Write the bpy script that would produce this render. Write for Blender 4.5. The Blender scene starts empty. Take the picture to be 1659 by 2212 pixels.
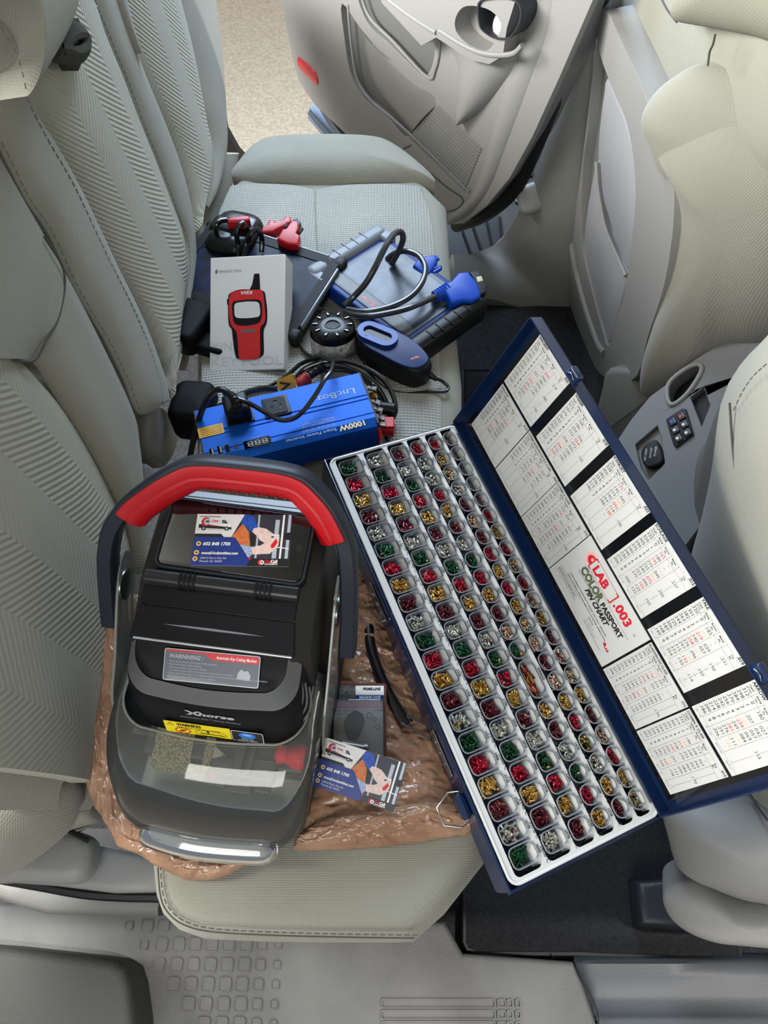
import bpy, bmesh, math, random
from mathutils import Vector, Matrix
from mathutils.geometry import tessellate_polygon
random.seed(7)
sc = bpy.context.scene
COL = sc.collection
# ------------------------------------------------------------------ camera
F, CX, CY, PITCH, CAMH = 1534.0, 829.5, 1106.0, 59.0, 0.82
_a = math.radians(PITCH)
CR = Vector((1, 0, 0)); CU = Vector((0, math.sin(_a), math.cos(_a))); CF = Vector((0, math.cos(_a), -math.sin(_a)))
CAM = Vector((0, 0, CAMH))
cam_data = bpy.data.cameras.new('camera')
cam_data.sensor_fit = 'VERTICAL'; cam_data.sensor_height = 36.0
cam_data.lens = 36.0 * F / 2212.0
cam_data.clip_start = 0.02; cam_data.clip_end = 100
cam = bpy.data.objects.new('camera', cam_data); COL.objects.link(cam)
cam.location = CAM; cam.rotation_euler = (math.radians(90 - PITCH), 0, 0)
sc.camera = cam
# ------------------------------------------------------------------ world, sun, daylight, exposure
sc.view_settings.view_transform = 'Standard'; sc.view_settings.look = 'None'
sc.view_settings.gamma = 1.0; sc.view_settings.use_curve_mapping = False
sc.view_settings.exposure = 0.0
sc.cycles.use_denoising = True
sc.cycles.max_bounces = 10; sc.cycles.transparent_max_bounces = 24; sc.cycles.transmission_bounces = 10
sc.cycles.caustics_reflective = False; sc.cycles.caustics_refractive = False
w = bpy.data.worlds.new('daylight'); sc.world = w; w.use_nodes = True
w.node_tree.nodes['Background'].inputs[0].default_value = (0.72, 0.84, 1.0, 1)
w.node_tree.nodes['Background'].inputs[1].default_value = 0.27
def light(name, kind, loc, target, energy, color, size=None, size_y=None, angle=None):
    d = bpy.data.lights.new(name, kind); d.energy = energy; d.color = color
    if kind == 'AREA':
        d.shape = 'RECTANGLE'; d.size = size; d.size_y = size_y or size
    if angle: d.angle = angle
    o = bpy.data.objects.new(name, d); COL.objects.link(o); o.location = loc
    o.rotation_euler = (Vector(target) - Vector(loc)).to_track_quat('-Z', 'Y').to_euler()
    return o
light('sun', 'SUN', (3, 1, 6), (0.9, 1.6, 0), 2.6, (1.0, 0.96, 0.90), angle=math.radians(1.0))
light('daylight_near_door', 'AREA', (-0.32, -1.25, 1.15), (0.0, 0.3, -0.05), 21.0, (1.0, 0.985, 0.95), 1.2, 0.6)
light('daylight_far_door', 'AREA', (-0.15, 2.25, 1.25), (-0.05, 0.9, 0.0), 66.0, (0.64, 0.80, 1.0), 1.2, 0.9)
light('daylight_windshield', 'AREA', (1.9, 0.6, 1.15), (-0.1, 0.6, 0.3), 14.0, (1.0, 1.0, 0.96), 1.3, 0.8)
light('daylight_rear_window', 'AREA', (-1.15, 0.7, 0.78), (0.4, 0.75, 0.15), 84.0, (1.0, 0.995, 0.96), 1.4, 0.42)
# ------------------------------------------------------------------ pixel -> place
def ray(px, py): return CR * ((px - CX) / F) + CU * ((CY - py) / F) + CF
def at(px, py, z=None, x=None, y=None, pl=None):
    q = ray(px, py)
    if z is not None: t = (z - CAM.z) / q.z
    elif x is not None: t = x / q.x
    elif y is not None: t = y / q.y
    else:
        n, p0 = pl; n = Vector(n); t = (Vector(p0) - CAM).dot(n) / q.dot(n)
    return CAM + q * t
# ------------------------------------------------------------------ materials
def lin(c):
    def f(v):
        v /= 255.0
        return v / 12.92 if v <= 0.04045 else ((v + 0.055) / 1.055) ** 2.4
    return (f(c[0]), f(c[1]), f(c[2]), 1)
MATS = {}
def mat(name, col=(128, 128, 128), rough=0.5, metal=0.0, bump=None, bs=200.0, bd=0.3, var=0.0, vs=20.0, coat=0.0, trans=0.0, ior=1.45, alpha=1.0, spec=0.5, emit=None, col2=None, sheen=0.0):
    """bump: noise | leather | weave | ribs | grid | carpet"""
    if name in MATS: return MATS[name]
    m = bpy.data.materials.new(name); m.use_nodes = True; MATS[name] = m
    nt = m.node_tree; N = nt.nodes; L = nt.links; b = N['Principled BSDF']
    b.inputs['Base Color'].default_value = lin(col); b.inputs['Roughness'].default_value = rough
    b.inputs['Metallic'].default_value = metal; b.inputs['Coat Weight'].default_value = coat
    b.inputs['Transmission Weight'].default_value = trans; b.inputs['IOR'].default_value = ior
    b.inputs['Alpha'].default_value = alpha; b.inputs['Specular IOR Level'].default_value = spec
    b.inputs['Sheen Weight'].default_value = sheen
    if emit:
        b.inputs['Emission Color'].default_value = lin(emit[0]); b.inputs['Emission Strength'].default_value = emit[1]
    tc = N.new('ShaderNodeTexCoord'); co = tc.outputs['Object']
    if var > 0 or col2:
        n = N.new('ShaderNodeTexNoise'); n.inputs['Scale'].default_value = vs; n.inputs['Detail'].default_value = 5
        L.new(co, n.inputs['Vector'])
        mx = N.new('ShaderNodeMix'); mx.data_type = 'RGBA'
        c = lin(col); c2 = lin(col2) if col2 else tuple(v * (1 - var) for v in c[:3]) + (1,)
        mx.inputs[6].default_value = c; mx.inputs[7].default_value = c2
        cr = N.new('ShaderNodeMapRange'); cr.inputs[1].default_value = 0.35; cr.inputs[2].default_value = 0.65
        L.new(n.outputs['Fac'], cr.inputs[0]); L.new(cr.outputs[0], mx.inputs[0]); L.new(mx.outputs[2], b.inputs['Base Color'])
    if bump:
        bp = N.new('ShaderNodeBump'); bp.inputs['Strength'].default_value = bd; bp.inputs['Distance'].default_value = 0.002
        def wave(axis, scale, dist=0.0):
            wv = N.new('ShaderNodeTexWave'); wv.bands_direction = axis; wv.inputs['Scale'].default_value = scale
            wv.inputs['Distortion'].default_value = dist; wv.inputs['Detail'].default_value = 1; wv.inputs['Detail Scale'].default_value = 0.02
            L.new(co, wv.inputs['Vector']); return wv.outputs['Fac']
        def mul(a, c, op='MULTIPLY'):
            q = N.new('ShaderNodeMath'); q.operation = op; L.new(a, q.inputs[0]); L.new(c, q.inputs[1]); return q.outputs[0]
        if bump in ('noise', 'carpet'):
            n = N.new('ShaderNodeTexNoise'); n.inputs['Scale'].default_value = bs; n.inputs['Detail'].default_value = 3
            L.new(co, n.inputs['Vector']); out = n.outputs['Fac']
        elif bump == 'leather':
            n = N.new('ShaderNodeTexVoronoi'); n.inputs['Scale'].default_value = bs; L.new(co, n.inputs['Vector']); out = n.outputs['Distance']
        elif bump == 'weave':
            out = mul(wave('Y', bs), mul(wave('Z', bs), wave('X', bs), 'MAXIMUM'), 'ADD')
        elif bump == 'twill':
            out = wave('DIAGONAL', bs)
        elif bump == 'grid':
            out = mul(wave('X', bs), wave('Y', bs))
        elif bump == 'chevron':
            tx = N.new('ShaderNodeSeparateXYZ'); L.new(co, tx.inputs[0])
            ab = N.new('ShaderNodeMath'); ab.operation = 'PINGPONG'; ab.inputs[1].default_value = 0.062; L.new(tx.outputs[1], ab.inputs[0])
            s1 = N.new('ShaderNodeMath'); s1.operation = 'MULTIPLY_ADD'; s1.inputs[1].default_value = 0.75; L.new(ab.outputs[0], s1.inputs[0]); L.new(tx.outputs[2], s1.inputs[2])
            s1b = N.new('ShaderNodeMath'); s1b.operation = 'ADD'; L.new(s1.outputs[0], s1b.inputs[0]); L.new(tx.outputs[0], s1b.inputs[1])
            s2 = N.new('ShaderNodeMath'); s2.operation = 'MULTIPLY'; s2.inputs[1].default_value = bs; L.new(s1b.outputs[0], s2.inputs[0])
            s3 = N.new('ShaderNodeMath'); s3.operation = 'SINE'; L.new(s2.outputs[0], s3.inputs[0])
            f1 = N.new('ShaderNodeMath'); f1.operation = 'MULTIPLY_ADD'; f1.inputs[1].default_value = 0.18
            L.new(mul(wave('Y', 130), wave('Z', 130), 'ADD'), f1.inputs[0]); L.new(s3.outputs[0], f1.inputs[2]); out = f1.outputs[0]
        L.new(out, bp.inputs['Height']); L.new(bp.outputs['Normal'], b.inputs['Normal'])
    return m
def clear(name, tint, rough, haze, ior):
    """thin clear plastic: see-through, fresnel gloss, a little haze"""
    if name in MATS: return MATS[name]
    m = bpy.data.materials.new(name); m.use_nodes = True; MATS[name] = m; nt = m.node_tree; N = nt.nodes; L = nt.links
    for n in list(N): N.remove(n)
    out = N.new('ShaderNodeOutputMaterial'); tr = N.new('ShaderNodeBsdfTransparent'); tr.inputs[0].default_value = lin(tint)
    gl = N.new('ShaderNodeBsdfGlossy'); gl.inputs['Roughness'].default_value = rough; df = N.new('ShaderNodeBsdfDiffuse'); df.inputs[0].default_value = lin(tint)
    fr = N.new('ShaderNodeFresnel'); fr.inputs['IOR'].default_value = ior
    m1 = N.new('ShaderNodeMixShader'); m1.inputs[0].default_value = haze; L.new(tr.outputs[0], m1.inputs[1]); L.new(df.outputs[0], m1.inputs[2])
    m2 = N.new('ShaderNodeMixShader'); L.new(fr.outputs[0], m2.inputs[0]); L.new(m1.outputs[0], m2.inputs[1]); L.new(gl.outputs[0], m2.inputs[2]); L.new(m2.outputs[0], out.inputs[0])
    return m
# ------------------------------------------------------------------ curve helpers
def cr_pts(P, n, closed=False):
    """Catmull-Rom through P, n steps per span"""
    P = [Vector(p) for p in P]; m = len(P); out = []
    spans = m if closed else m - 1
    for i in range(spans):
        if closed: a, b, c, d = P[(i - 1) % m], P[i], P[(i + 1) % m], P[(i + 2) % m]
        else:
            b, c = P[i], P[i + 1]; a = P[i - 1] if i else b * 2 - c; d = P[i + 2] if i + 2 < m else c * 2 - b
        for k in range(n):
            t = k / n
            out.append(0.5 * ((2 * b) + (c - a) * t + (2 * a - 5 * b + 4 * c - d) * t * t + (3 * b - a - 3 * c + d) * t ** 3))
    if not closed: out.append(P[-1].copy())
    return out
def resample(P, n, closed=False):
    P = [Vector(p) for p in P]
    if closed: P = P + [P[0]]
    L = [0.0]
    for a, b in zip(P, P[1:]): L.append(L[-1] + (b - a).length)
    out = []; j = 0; m = n if closed else n - 1
    for i in range(n):
        s = L[-1] * i / m
        while j < len(L) - 2 and L[j + 1] < s: j += 1
        d = L[j + 1] - L[j]; out.append(P[j].lerp(P[j + 1], (s - L[j]) / d if d > 1e-12 else 0))
    return out
def smooth(P, n, closed=False): return resample(cr_pts(P, 8, closed), n, closed)
def rrect(w, h, r, n=5, cx=0.0, cy=0.0):
    o = []
    for sx, sy, a0 in ((1, 1, 0), (-1, 1, 90), (-1, -1, 180), (1, -1, 270)):
        for k in range(n + 1):
            a = math.radians(a0 + 90.0 * k / n)
            o.append((cx + sx * (w / 2 - r) + r * math.cos(a), cy + sy * (h / 2 - r) + r * math.sin(a)))
    return o
def ell(a, b, n=32, cx=0.0, cy=0.0): return [(cx + a * math.cos(2 * math.pi * k / n), cy + b * math.sin(2 * math.pi * k / n)) for k in range(n)]
def frame(o, x, y=None, z=None):
    """matrix with origin o, x axis x; y or z given roughly"""
    x = Vector(x).normalized()
    if z is None: z = x.cross(Vector(y)).normalized(); y = z.cross(x)
    else: y = Vector(z).cross(x).normalized(); z = x.cross(y)
    M = Matrix((x, y, z)).transposed().to_4x4(); M.translation = Vector(o); return M
def T(x, y, z): return Matrix.Translation((x, y, z))
def Rx(d): return Matrix.Rotation(math.radians(d), 4, 'X')
def Ry(d): return Matrix.Rotation(math.radians(d), 4, 'Y')
def Rz(d): return Matrix.Rotation(math.radians(d), 4, 'Z')
# ------------------------------------------------------------------ mesh builder
class MB:
    def __init__(s, M=None): s.v = []; s.f = []; s.m = []; s.M = M or Matrix()
    def add(s, vs, fs, mi=0, M=None):
        M = s.M @ M if M else s.M; b = len(s.v)
        s.v += [M @ Vector(p) for p in vs]; s.f += [tuple(b + i for i in f) for f in fs]; s.m += [mi] * len(fs)
        return s
    def box(s, c, d, mi=0, M=None, bev=0.0):
        x, y, z = d[0] / 2, d[1] / 2, d[2] / 2
        if bev <= 0:
            vs = [(c[0] + i * x, c[1] + j * y, c[2] + k * z) for i in (-1, 1) for j in (-1, 1) for k in (-1, 1)]
            return s.add(vs, [(0, 1, 3, 2), (4, 6, 7, 5), (0, 4, 5, 1), (2, 3, 7, 6), (0, 2, 6, 4), (1, 5, 7, 3)], mi, M)
        r = min(bev, x, y, z) * 0.999
        return s.prism(rrect(2 * x, 2 * y, r, 3, c[0], c[1]), c[2] - z, c[2] + z, mi, M, bev=r)
    def rings(s, R, mi=0, M=None, cap0=True, cap1=True, closed=True):
        n = len(R[0]); vs = [p for r in R for p in r]; fs = []
        for i in range(len(R) - 1):
            for k in range(n if closed else n - 1):
                a, b = i * n + k, i * n + (k + 1) % n
                fs.append((a, b, b + n, a + n))
        if closed:
            if cap0: fs.append(tuple(range(n))[::-1])
            if cap1: fs.append(tuple((len(R) - 1) * n + k for k in range(n)))
        return s.add(vs, fs, mi, M)
    def prism(s, o, z0, z1, mi=0, M=None, bev=0.0, bev0=None, nb=3):
        """outline o (ccw xy) extruded; rounded edge bev on the z1 end, bev0 on the z0 end"""
        if bev <= 0: return s.rings([[(x, y, z0) for x, y in o], [(x, y, z1) for x, y in o]], mi, M)
        b0 = bev if bev0 is None else bev0
        def inset(d):
            n = len(o); r = []
            for i in range(n):
                a, b, c = Vector(o[i - 1]), Vector(o[i]), Vector(o[(i + 1) % n])
                e = (b - a); f = (c - b)
                e = e.normalized() if e.length > 1e-9 else f.normalized(); f = f.normalized() if f.length > 1e-9 else e
                nn = Vector((-e.y - f.y, e.x + f.x)); nn = nn.normalized() if nn.length > 1e-9 else Vector((-e.y, e.x))
                k = 1 / max(0.5, nn.dot(Vector((-e.y, e.x)))); r.append(b + nn * d * k)
            return r
        R = []
        if b0 > 0:
            for k in range(nb + 1):
                a = math.pi / 2 * k / nb; p = inset(b0 * (1 - math.sin(a))); R.append([(q[0], q[1], z0 + b0 * (1 - math.cos(a))) for q in p])
        else: R.append([(x, y, z0) for x, y in o])
        for k in range(nb + 1):
            a = math.pi / 2 * k / nb; p = inset(bev * (1 - math.cos(a))); R.append([(q[0], q[1], z1 - bev * (1 - math.sin(a))) for q in p])
        return s.rings(R, mi, M)
    def plate(s, o, z, mi=0, M=None): return s.add([(x, y, z) for x, y in o], [tuple(range(len(o)))], mi, M)
    def holed(s, o, hs, z0, z1, mi=0, M=None):
        """plate with holes and walls"""
        lp = [list(o)] + [list(h) for h in hs]
        tr = tessellate_polygon([[Vector((x, y, 0)) for x, y in l] for l in lp])
        fl = [p for l in lp for p in l]; n = len(fl); vs = [(x, y, z1) for x, y in fl] + [(x, y, z0) for x, y in fl]; fs = []
        for t in tr:
            a, b, c = [Vector(fl[i]) for i in t]
            if (b - a).cross(c - a) < 0: t = (t[0], t[2], t[1])
            fs.append(tuple(t)); fs.append(tuple(n + i for i in (t[2], t[1], t[0])))
        k = 0
        for li, l in enumerate(lp):
            m = len(l)
            for i in range(m):
                a, b = k + i, k + (i + 1) % m
                ar = sum(l[j][0] * l[(j + 1) % m][1] - l[(j + 1) % m][0] * l[j][1] for j in range(m))
                q = (a, b, b + n, a + n)
                if (ar > 0) == (li == 0): q = q[::-1]
                fs.append(q)
            k += m
        return s.add(vs, fs, mi, M)
    def cyl(s, p0, p1, r, n=20, mi=0, M=None, r1=None, bev=0.0):
        p0, p1 = Vector(p0), Vector(p1); z = (p1 - p0); L = z.length; z.normalize()
        x = z.orthogonal().normalized(); y = z.cross(x); r1 = r if r1 is None else r1
        prof = [(0, r), (L, r1)] if bev <= 0 else [(0, r - bev), (bev * .3, r - bev * .3), (bev, r), (L - bev, r1), (L - bev * .3, r1 - bev * .3), (L, r1 - bev)]
        R = [[p0 + z * h + (x * math.cos(2 * math.pi * k / n) + y * math.sin(2 * math.pi * k / n)) * q for k in range(n)] for h, q in prof]
        return s.rings(R, mi, M)
    def lathe(s, prof, n=40, mi=0, M=None, cap=True):
        R = [[(r * math.cos(2 * math.pi * k / n), r * math.sin(2 * math.pi * k / n), z) for k in range(n)] for r, z in prof]
        return s.rings(R, mi, M, cap, cap)
    def tube(s, P, r, n=8, mi=0, M=None, step=6, closed=False, flat=1.0, up=None, smoothp=True, cap=True):
        Q = cr_pts(P, step, closed) if smoothp and len(P) > 2 else [Vector(p) for p in P]
        R = []; prev = None
        for i, p in enumerate(Q):
            a = Q[i - 1] if (i or closed) else Q[0]; b = Q[(i + 1) % len(Q)] if (i < len(Q) - 1 or closed) else Q[-1]
            t = (b - a).normalized()
            if up is not None: x = t.cross(Vector(up)).normalized()
            elif prev is None: x = t.orthogonal().normalized()
            else: x = (prev - t * prev.dot(t)).normalized()
            prev = x; y = t.cross(x)
            rr = r(i / max(1, len(Q) - 1)) if callable(r) else r
            R.append([p + x * math.cos(2 * math.pi * k / n) * rr + y * math.sin(2 * math.pi * k / n) * rr * flat for k in range(n)])
        if closed: R.append(R[0])
        return s.rings(R, mi, M, cap and not closed, cap and not closed)
    def sweep(s, P, prof, up, mi=0, M=None, closed=False, cap=True):
        """profile [(side, up)] along P"""
        P = [Vector(p) for p in P]; R = []
        for i, p in enumerate(P):
            a = P[i - 1] if (i or closed) else P[0]; b = P[(i + 1) % len(P)] if (i < len(P) - 1 or closed) else P[-1]
            t = (b - a).normalized(); u = Vector(up[i]) if isinstance(up, list) else Vector(up)
            x = t.cross(u).normalized(); y = x.cross(t)
            R.append([p + x * q[0] + y * q[1] for q in prof])
        if closed: R.append(R[0])
        return s.rings(R, mi, M, cap and not closed, cap and not closed)
    def grid(s, G, mi=0, M=None, flip=False):
        m = len(G[0]); vs = [p for r in G for p in r]; fs = []
        for i in range(len(G) - 1):
            for k in range(m - 1):
                a = i * m + k; q = (a, a + 1, a + m + 1, a + m); fs.append(q[::-1] if flip else q)
        return s.add(vs, fs, mi, M)
    def text(s, t, w=None, h=None, loc=(0, 0), rot=0.0, z=0.0, mi=0, M=None, bold=0.0, shear=0.0, anchor='l', flipx=False, thick=0.0):
        vs, fs, (x0, x1) = glyphs(t, bold)
        sc_ = h / 0.70 if h else w / max(1e-6, x1 - x0); sx = (w / max(1e-6, x1 - x0)) if w else sc_
        W = (x1 - x0) * sx; ox = {'l': 0, 'c': -W / 2, 'r': -W}[anchor]
        c, n = math.cos(math.radians(rot)), math.sin(math.radians(rot)); out = []
        for x, y in vs:
            X = (x - x0) * sx + ox + shear * y * sc_; Y = y * sc_
            if flipx: X = -X
            out.append((loc[0] + X * c - Y * n, loc[1] + X * n + Y * c, z))
        if flipx: fs = [f[::-1] for f in fs]
        s.add(out, fs, mi, M); return W
    def build(s, name, mats, parent=None, shade=True, ang=35, bevel=0.0, solid=0.0, sub=0, **tags):
        if not isinstance(mats, (list, tuple)): mats = [mats]
        me = bpy.data.meshes.new(name); me.from_pydata([tuple(v) for v in s.v], [], s.f)
        for m in mats: me.materials.append(m)
        me.polygons.foreach_set('material_index', s.m)
        if shade:
            me.polygons.foreach_set('use_smooth', [True] * len(me.polygons))
            try: me.set_sharp_from_angle(angle=math.radians(ang))
            except Exception: pass
        me.update()
        o = bpy.data.objects.new(name, me); COL.objects.link(o)
        if solid:
            md = o.modifiers.new('solid', 'SOLIDIFY'); md.thickness = solid; md.offset = -1
        if bevel:
            md = o.modifiers.new('bevel', 'BEVEL'); md.width = bevel; md.segments = 2; md.limit_method = 'ANGLE'; md.angle_limit = math.radians(50)
        if sub:
            md = o.modifiers.new('sub', 'SUBSURF'); md.levels = sub; md.render_levels = sub
        if parent:
            o.parent = parent
            if parent.type == 'EMPTY': o.matrix_parent_inverse = Matrix.Translation(-Vector(parent.location))
        for k, v in tags.items(): o[k] = v
        return o
_G = {}
def glyphs(t, bold=0.0):
    key = (t, bold)
    if key in _G: return _G[key]
    cu = bpy.data.curves.new('t', 'FONT'); cu.body = t; cu.resolution_u = 2; cu.offset = bold; cu.fill_mode = 'FRONT'
    o = bpy.data.objects.new('t', cu); me = o.to_mesh()
    vs = [(v.co.x, v.co.y) for v in me.vertices]; fs = [tuple(p.vertices) for p in me.polygons]
    o.to_mesh_clear(); bpy.data.objects.remove(o); bpy.data.curves.remove(cu)
    xs = [v[0] for v in vs] or [0, 1]
    _G[key] = (vs, fs, (min(xs), max(xs))); return _G[key]
def thing(name, label, cat, loc=(0, 0, 0), group=None):
    """an Empty at the base of a thing; its parts keep their own world coordinates"""
    o = bpy.data.objects.new(name, None); COL.objects.link(o); o.empty_display_size = 0.02
    o['label'] = label; o['category'] = cat
    if group: o['group'] = group
    o.location = loc
    return o
def tag(o, label, cat, group=None):
    o['label'] = label; o['category'] = cat
    if group: o['group'] = group
    return o
STRUCT = dict(kind='structure')

# ------------------------------------------------------------------ planes traced from the photo
def ccw(o):
    ar = sum(o[i][0] * o[(i + 1) % len(o)][1] - o[(i + 1) % len(o)][0] * o[i][1] for i in range(len(o)))
    return o if ar > 0 else o[::-1]
def sm2(o, n, closed=True): return [(p.x, p.y) for p in smooth([(x, y, 0) for x, y in o], n, closed)]
class Plane:
    """a real plane in the car: normal n through p0; its frame M has x along xd"""
    def __init__(s, n, p0, xd=(1, 0, 0)):
        s.n = Vector(n).normalized(); s.p0 = Vector(p0); x = Vector(xd); x = (x - s.n * x.dot(s.n)).normalized()
        s.M = frame(s.p0, x, None, s.n); s.I = s.M.inverted()
    def p(s, px, py, h=0.0): return at(px, py, pl=(s.n, s.p0 + s.n * h))
    def ps(s, l, h=0.0): return [s.p(x, y, h) for x, y in l]
    def q(s, px, py, h=0.0): v = s.I @ s.p(px, py, h); return (v.x, v.y)
    def o(s, l, h=0.0, n=0):
        r = ccw([s.q(x, y, h) for x, y in l]); return sm2(r, n) if n else r
def slab(mb, pl, l, z0, z1, bev=0.004, mi=0, n=0, ho=None, bev0=0.0):
    return mb.prism(pl.o(l, z1 if ho is None else ho, n), z0, z1, mi, pl.M, bev=bev, bev0=bev0)
def dome(mb, pl, l, z0, h, p=2.4, skirt=0.03, mi=0, n=64, rings=12, c=None):
    o = pl.o(l, z0, n); cx = sum(x for x, y in o) / len(o); cy = sum(y for x, y in o) / len(o)
    if c: cx, cy = pl.q(*c, z0)
    R = [[(x, y, z0 - skirt) for x, y in o]]
    for k in range(rings + 1):
        t = k / rings; s_ = 1 - t ** 1.6 if k < rings else 0.0
        s_ = max(s_, 0.001); R.append([(cx + (x - cx) * s_, cy + (y - cy) * s_, z0 + h * (1 - s_ ** p) ** .75) for x, y in o])
    return mb.rings(R, mi, pl.M, True, True)
# ================================================================== the car's interior
FAB = (139, 138, 126); PLA = (142, 141, 138)
m_fab = mat('seat_fabric', FAB, 0.9, bump='weave', bs=150, bd=0.25, var=0.06, vs=9, sheen=0.2)
m_ins = mat('seat_insert_chevron', (156, 155, 139), 0.9, bump='chevron', bs=880, bd=0.36, var=0.06, vs=8, sheen=0.2)
m_grid = mat('seat_insert_grid', (158, 158, 150), 0.9, bump='grid', bs=60, bd=0.7, var=0.06, vs=8)
m_thread = mat('seam_thread', (92, 92, 84), 0.8)
m_seam = mat('dark_seam_piping', (70, 70, 64), 0.9)  # dark grey piping along the sewn and moulded seams
m_pla = mat('grained_plastic', PLA, 0.52, bump='leather', bs=420, bd=0.12, var=0.05, vs=6)
m_pla2 = mat('grained_plastic_dull', (120, 119, 114), 0.55, bump='leather', bs=420, bd=0.12, var=0.08, vs=5)
m_pld = mat('dark_plastic', (38, 40, 44), 0.5, bump='leather', bs=400, bd=0.1)
m_blk = mat('black_rubber', (14, 15, 18), 0.6)
m_carpet = mat('dark_carpet', (48, 48, 50), 0.98, bump='carpet', bs=420, bd=1.0, col2=(30, 31, 34), vs=160)
m_mat = mat('floor_mat_pile', (37, 38, 41), 0.98, bump='carpet', bs=700, bd=1.0, col2=(24, 25, 28), vs=260)
m_feltg = mat('grey_felt', (128, 126, 120), 0.98, bump='carpet', bs=500, bd=1.0, var=0.3, vs=200)
m_ground = mat('sunlit_ground', (176, 164, 146), 0.95, bump='noise', bs=120, bd=0.9, col2=(152, 142, 126), vs=85)
m_steel = mat('brushed_steel', (170, 170, 172), 0.28, 1.0)

def strip(mb, L, R, n=40, m=14, h=0.01, p=2.6, skirt=0.03, mi=0, up=None, asym=0.0, hf=None):
    """a padded ribbon between two 3D curves, arched by h; skirt turns its edges down"""
    if len(L) != len(R):
        k_ = max(len(L), len(R)); L = smooth(L, k_); R = smooth(R, k_)
    st_ = max(3, n // (len(L) - 1) + 1); L = cr_pts(L, st_); R = cr_pts(R, st_); n = len(L); G = []
    for i in range(n):
        a, b = L[i], R[i]
        al = (L[min(i + 1, n - 1)] - L[max(i - 1, 0)]) + (R[min(i + 1, n - 1)] - R[max(i - 1, 0)])
        N = al.cross(b - a)
        if N.length < 1e-9: N = Vector((0, 0, 1))
        N.normalize()
        ref = Vector(up) if up is not None else (CAM - (a + b) / 2)
        if N.dot(ref) < 0: N = -N
        hh = h * (hf(i / (n - 1)) if hf else 1)
        row = [a - N * skirt]
        for k in range(m + 1):
            t = k / m; t = 0.5 - 0.5 * math.cos(math.pi * t); t = 0.35 * (k / m) + 0.65 * t
            s = 2 * t - 1
            row.append(a.lerp(b, t) + N * hh * (1 - abs(s) ** p) * (1 + asym * s))
        row.append(b - N * skirt); G.append(row)
    # end skirts
    for e, idx in ((0, 0), (-1, -1)): pass
    g0 = [q for q in G[0]]; g1 = [q for q in G[-1]]
    def down(g):
        N = (g[1] - g[0]).normalized() if (g[1] - g[0]).length > 1e-6 else Vector((0, 0, 1))
        return [g[0]] + [q - N * skirt for q in g[1:-1]] + [g[-1]]
    G = [down(g0)] + G + [down(g1)]
    mb.grid(G, mi, flip=False); return mb
def stitches(mb, P, N, gap=0.006, ln=0.004, r=0.0006, off=0.0012, mi=0):
    P = cr_pts(P, 8); L = 0; tot = sum((b - a).length for a, b in zip(P, P[1:])); k = max(2, int(tot / gap)); Q = resample(P, k * 2)
    N = Vector(N).normalized()
    for i in range(0, len(Q) - 1, 2):
        a = Q[i]; d = (Q[i + 1] - a).normalized()
        x = d.cross(N).normalized(); a0 = a + N * off; b0 = a + d * ln + N * off
        vs = []
        for p_ in (a0, b0):
            vs += [p_ + x * r, p_ + N * r, p_ - x * r, p_ - N * r]
        mb.add(vs, [(0, 1, 5, 4), (1, 2, 6, 5), (2, 3, 7, 6), (3, 0, 4, 7), (3, 2, 1, 0), (4, 5, 6, 7)], mi)
# ------------------------------------------------------------------ setting: floor, sill, ground, roof, walls
g = MB(); g.box((0, 6, -0.80), (16, 18, 0.06)); g.build('floor_outside', m_ground, shade=False, kind='structure').name = 'ground'
b = MB()
b.box((0.42, 0.66, -0.385), (0.90, 1.52, 0.05)); b.box((-0.4, 0.62, -0.385), (0.80, 1.2, 0.05))
b.build('floor', m_carpet, shade=False, **STRUCT)
b = MB(); b.box((0.1, 0.62, 1.02), (3.0, 1.46, 0.04)); b.build('ceiling', m_pla, shade=False, **STRUCT)
b = MB(); b.box((-1.25, 0.62, 0.05), (0.04, 1.5, .9)); b.build('wall_rear', m_pla2, shade=False, **STRUCT)
# near sill: thick moulded tread plate with raised squares and ribs
zs = -0.285
sill = MB()
o = [at(px, py, z=zs) for px, py in [(-60, 1950), (300, 1955), (700, 1990), (960, 1990), (1000, 2060), (1240, 2078), (1262, 2130), (1290, 2212), (1300, 2300), (-60, 2300)]]
sill.prism([(p.x, p.y) for p in o][::-1], zs - 0.06, zs, 0, bev=0.006)
S0 = []
rows = [(1998, [279, 318, 353]), (2041, [311, 349, 386, 421, 457, 494, 531, 566, 601]), (2085, [343, 381, 417, 454, 490, 527, 562, 598]),
        (2127, [375, 412, 449, 486, 522, 558, 595]), (2170, [407, 444, 482, 519, 555, 592]), (2213, [440, 478, 516, 553, 590])]
for y, xs in rows:
    for k, x in enumerate(xs):
        c = at(x, y, z=zs); s_ = 0.0155
        last = len(xs) - 1 - k
        if y > 2000 or k: s_ = 0.0165
        if last == 0 and y > 2000: s_ = 0.0095
        elif last == 1 and y > 2000: s_ = 0.013
        if k == 0 and y < 2060: s_ = 0.011
        oo = rrect(s_, s_, s_ * 0.25, 4, c.x, c.y); ii = rrect(s_ * 0.82, s_ * 0.82, s_ * 0.2, 4, c.x, c.y)
        sill.holed(oo, [ii], zs, zs + 0.0026, 0); sill.prism(ii, zs - .001, zs + 0.0014, 0)
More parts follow.
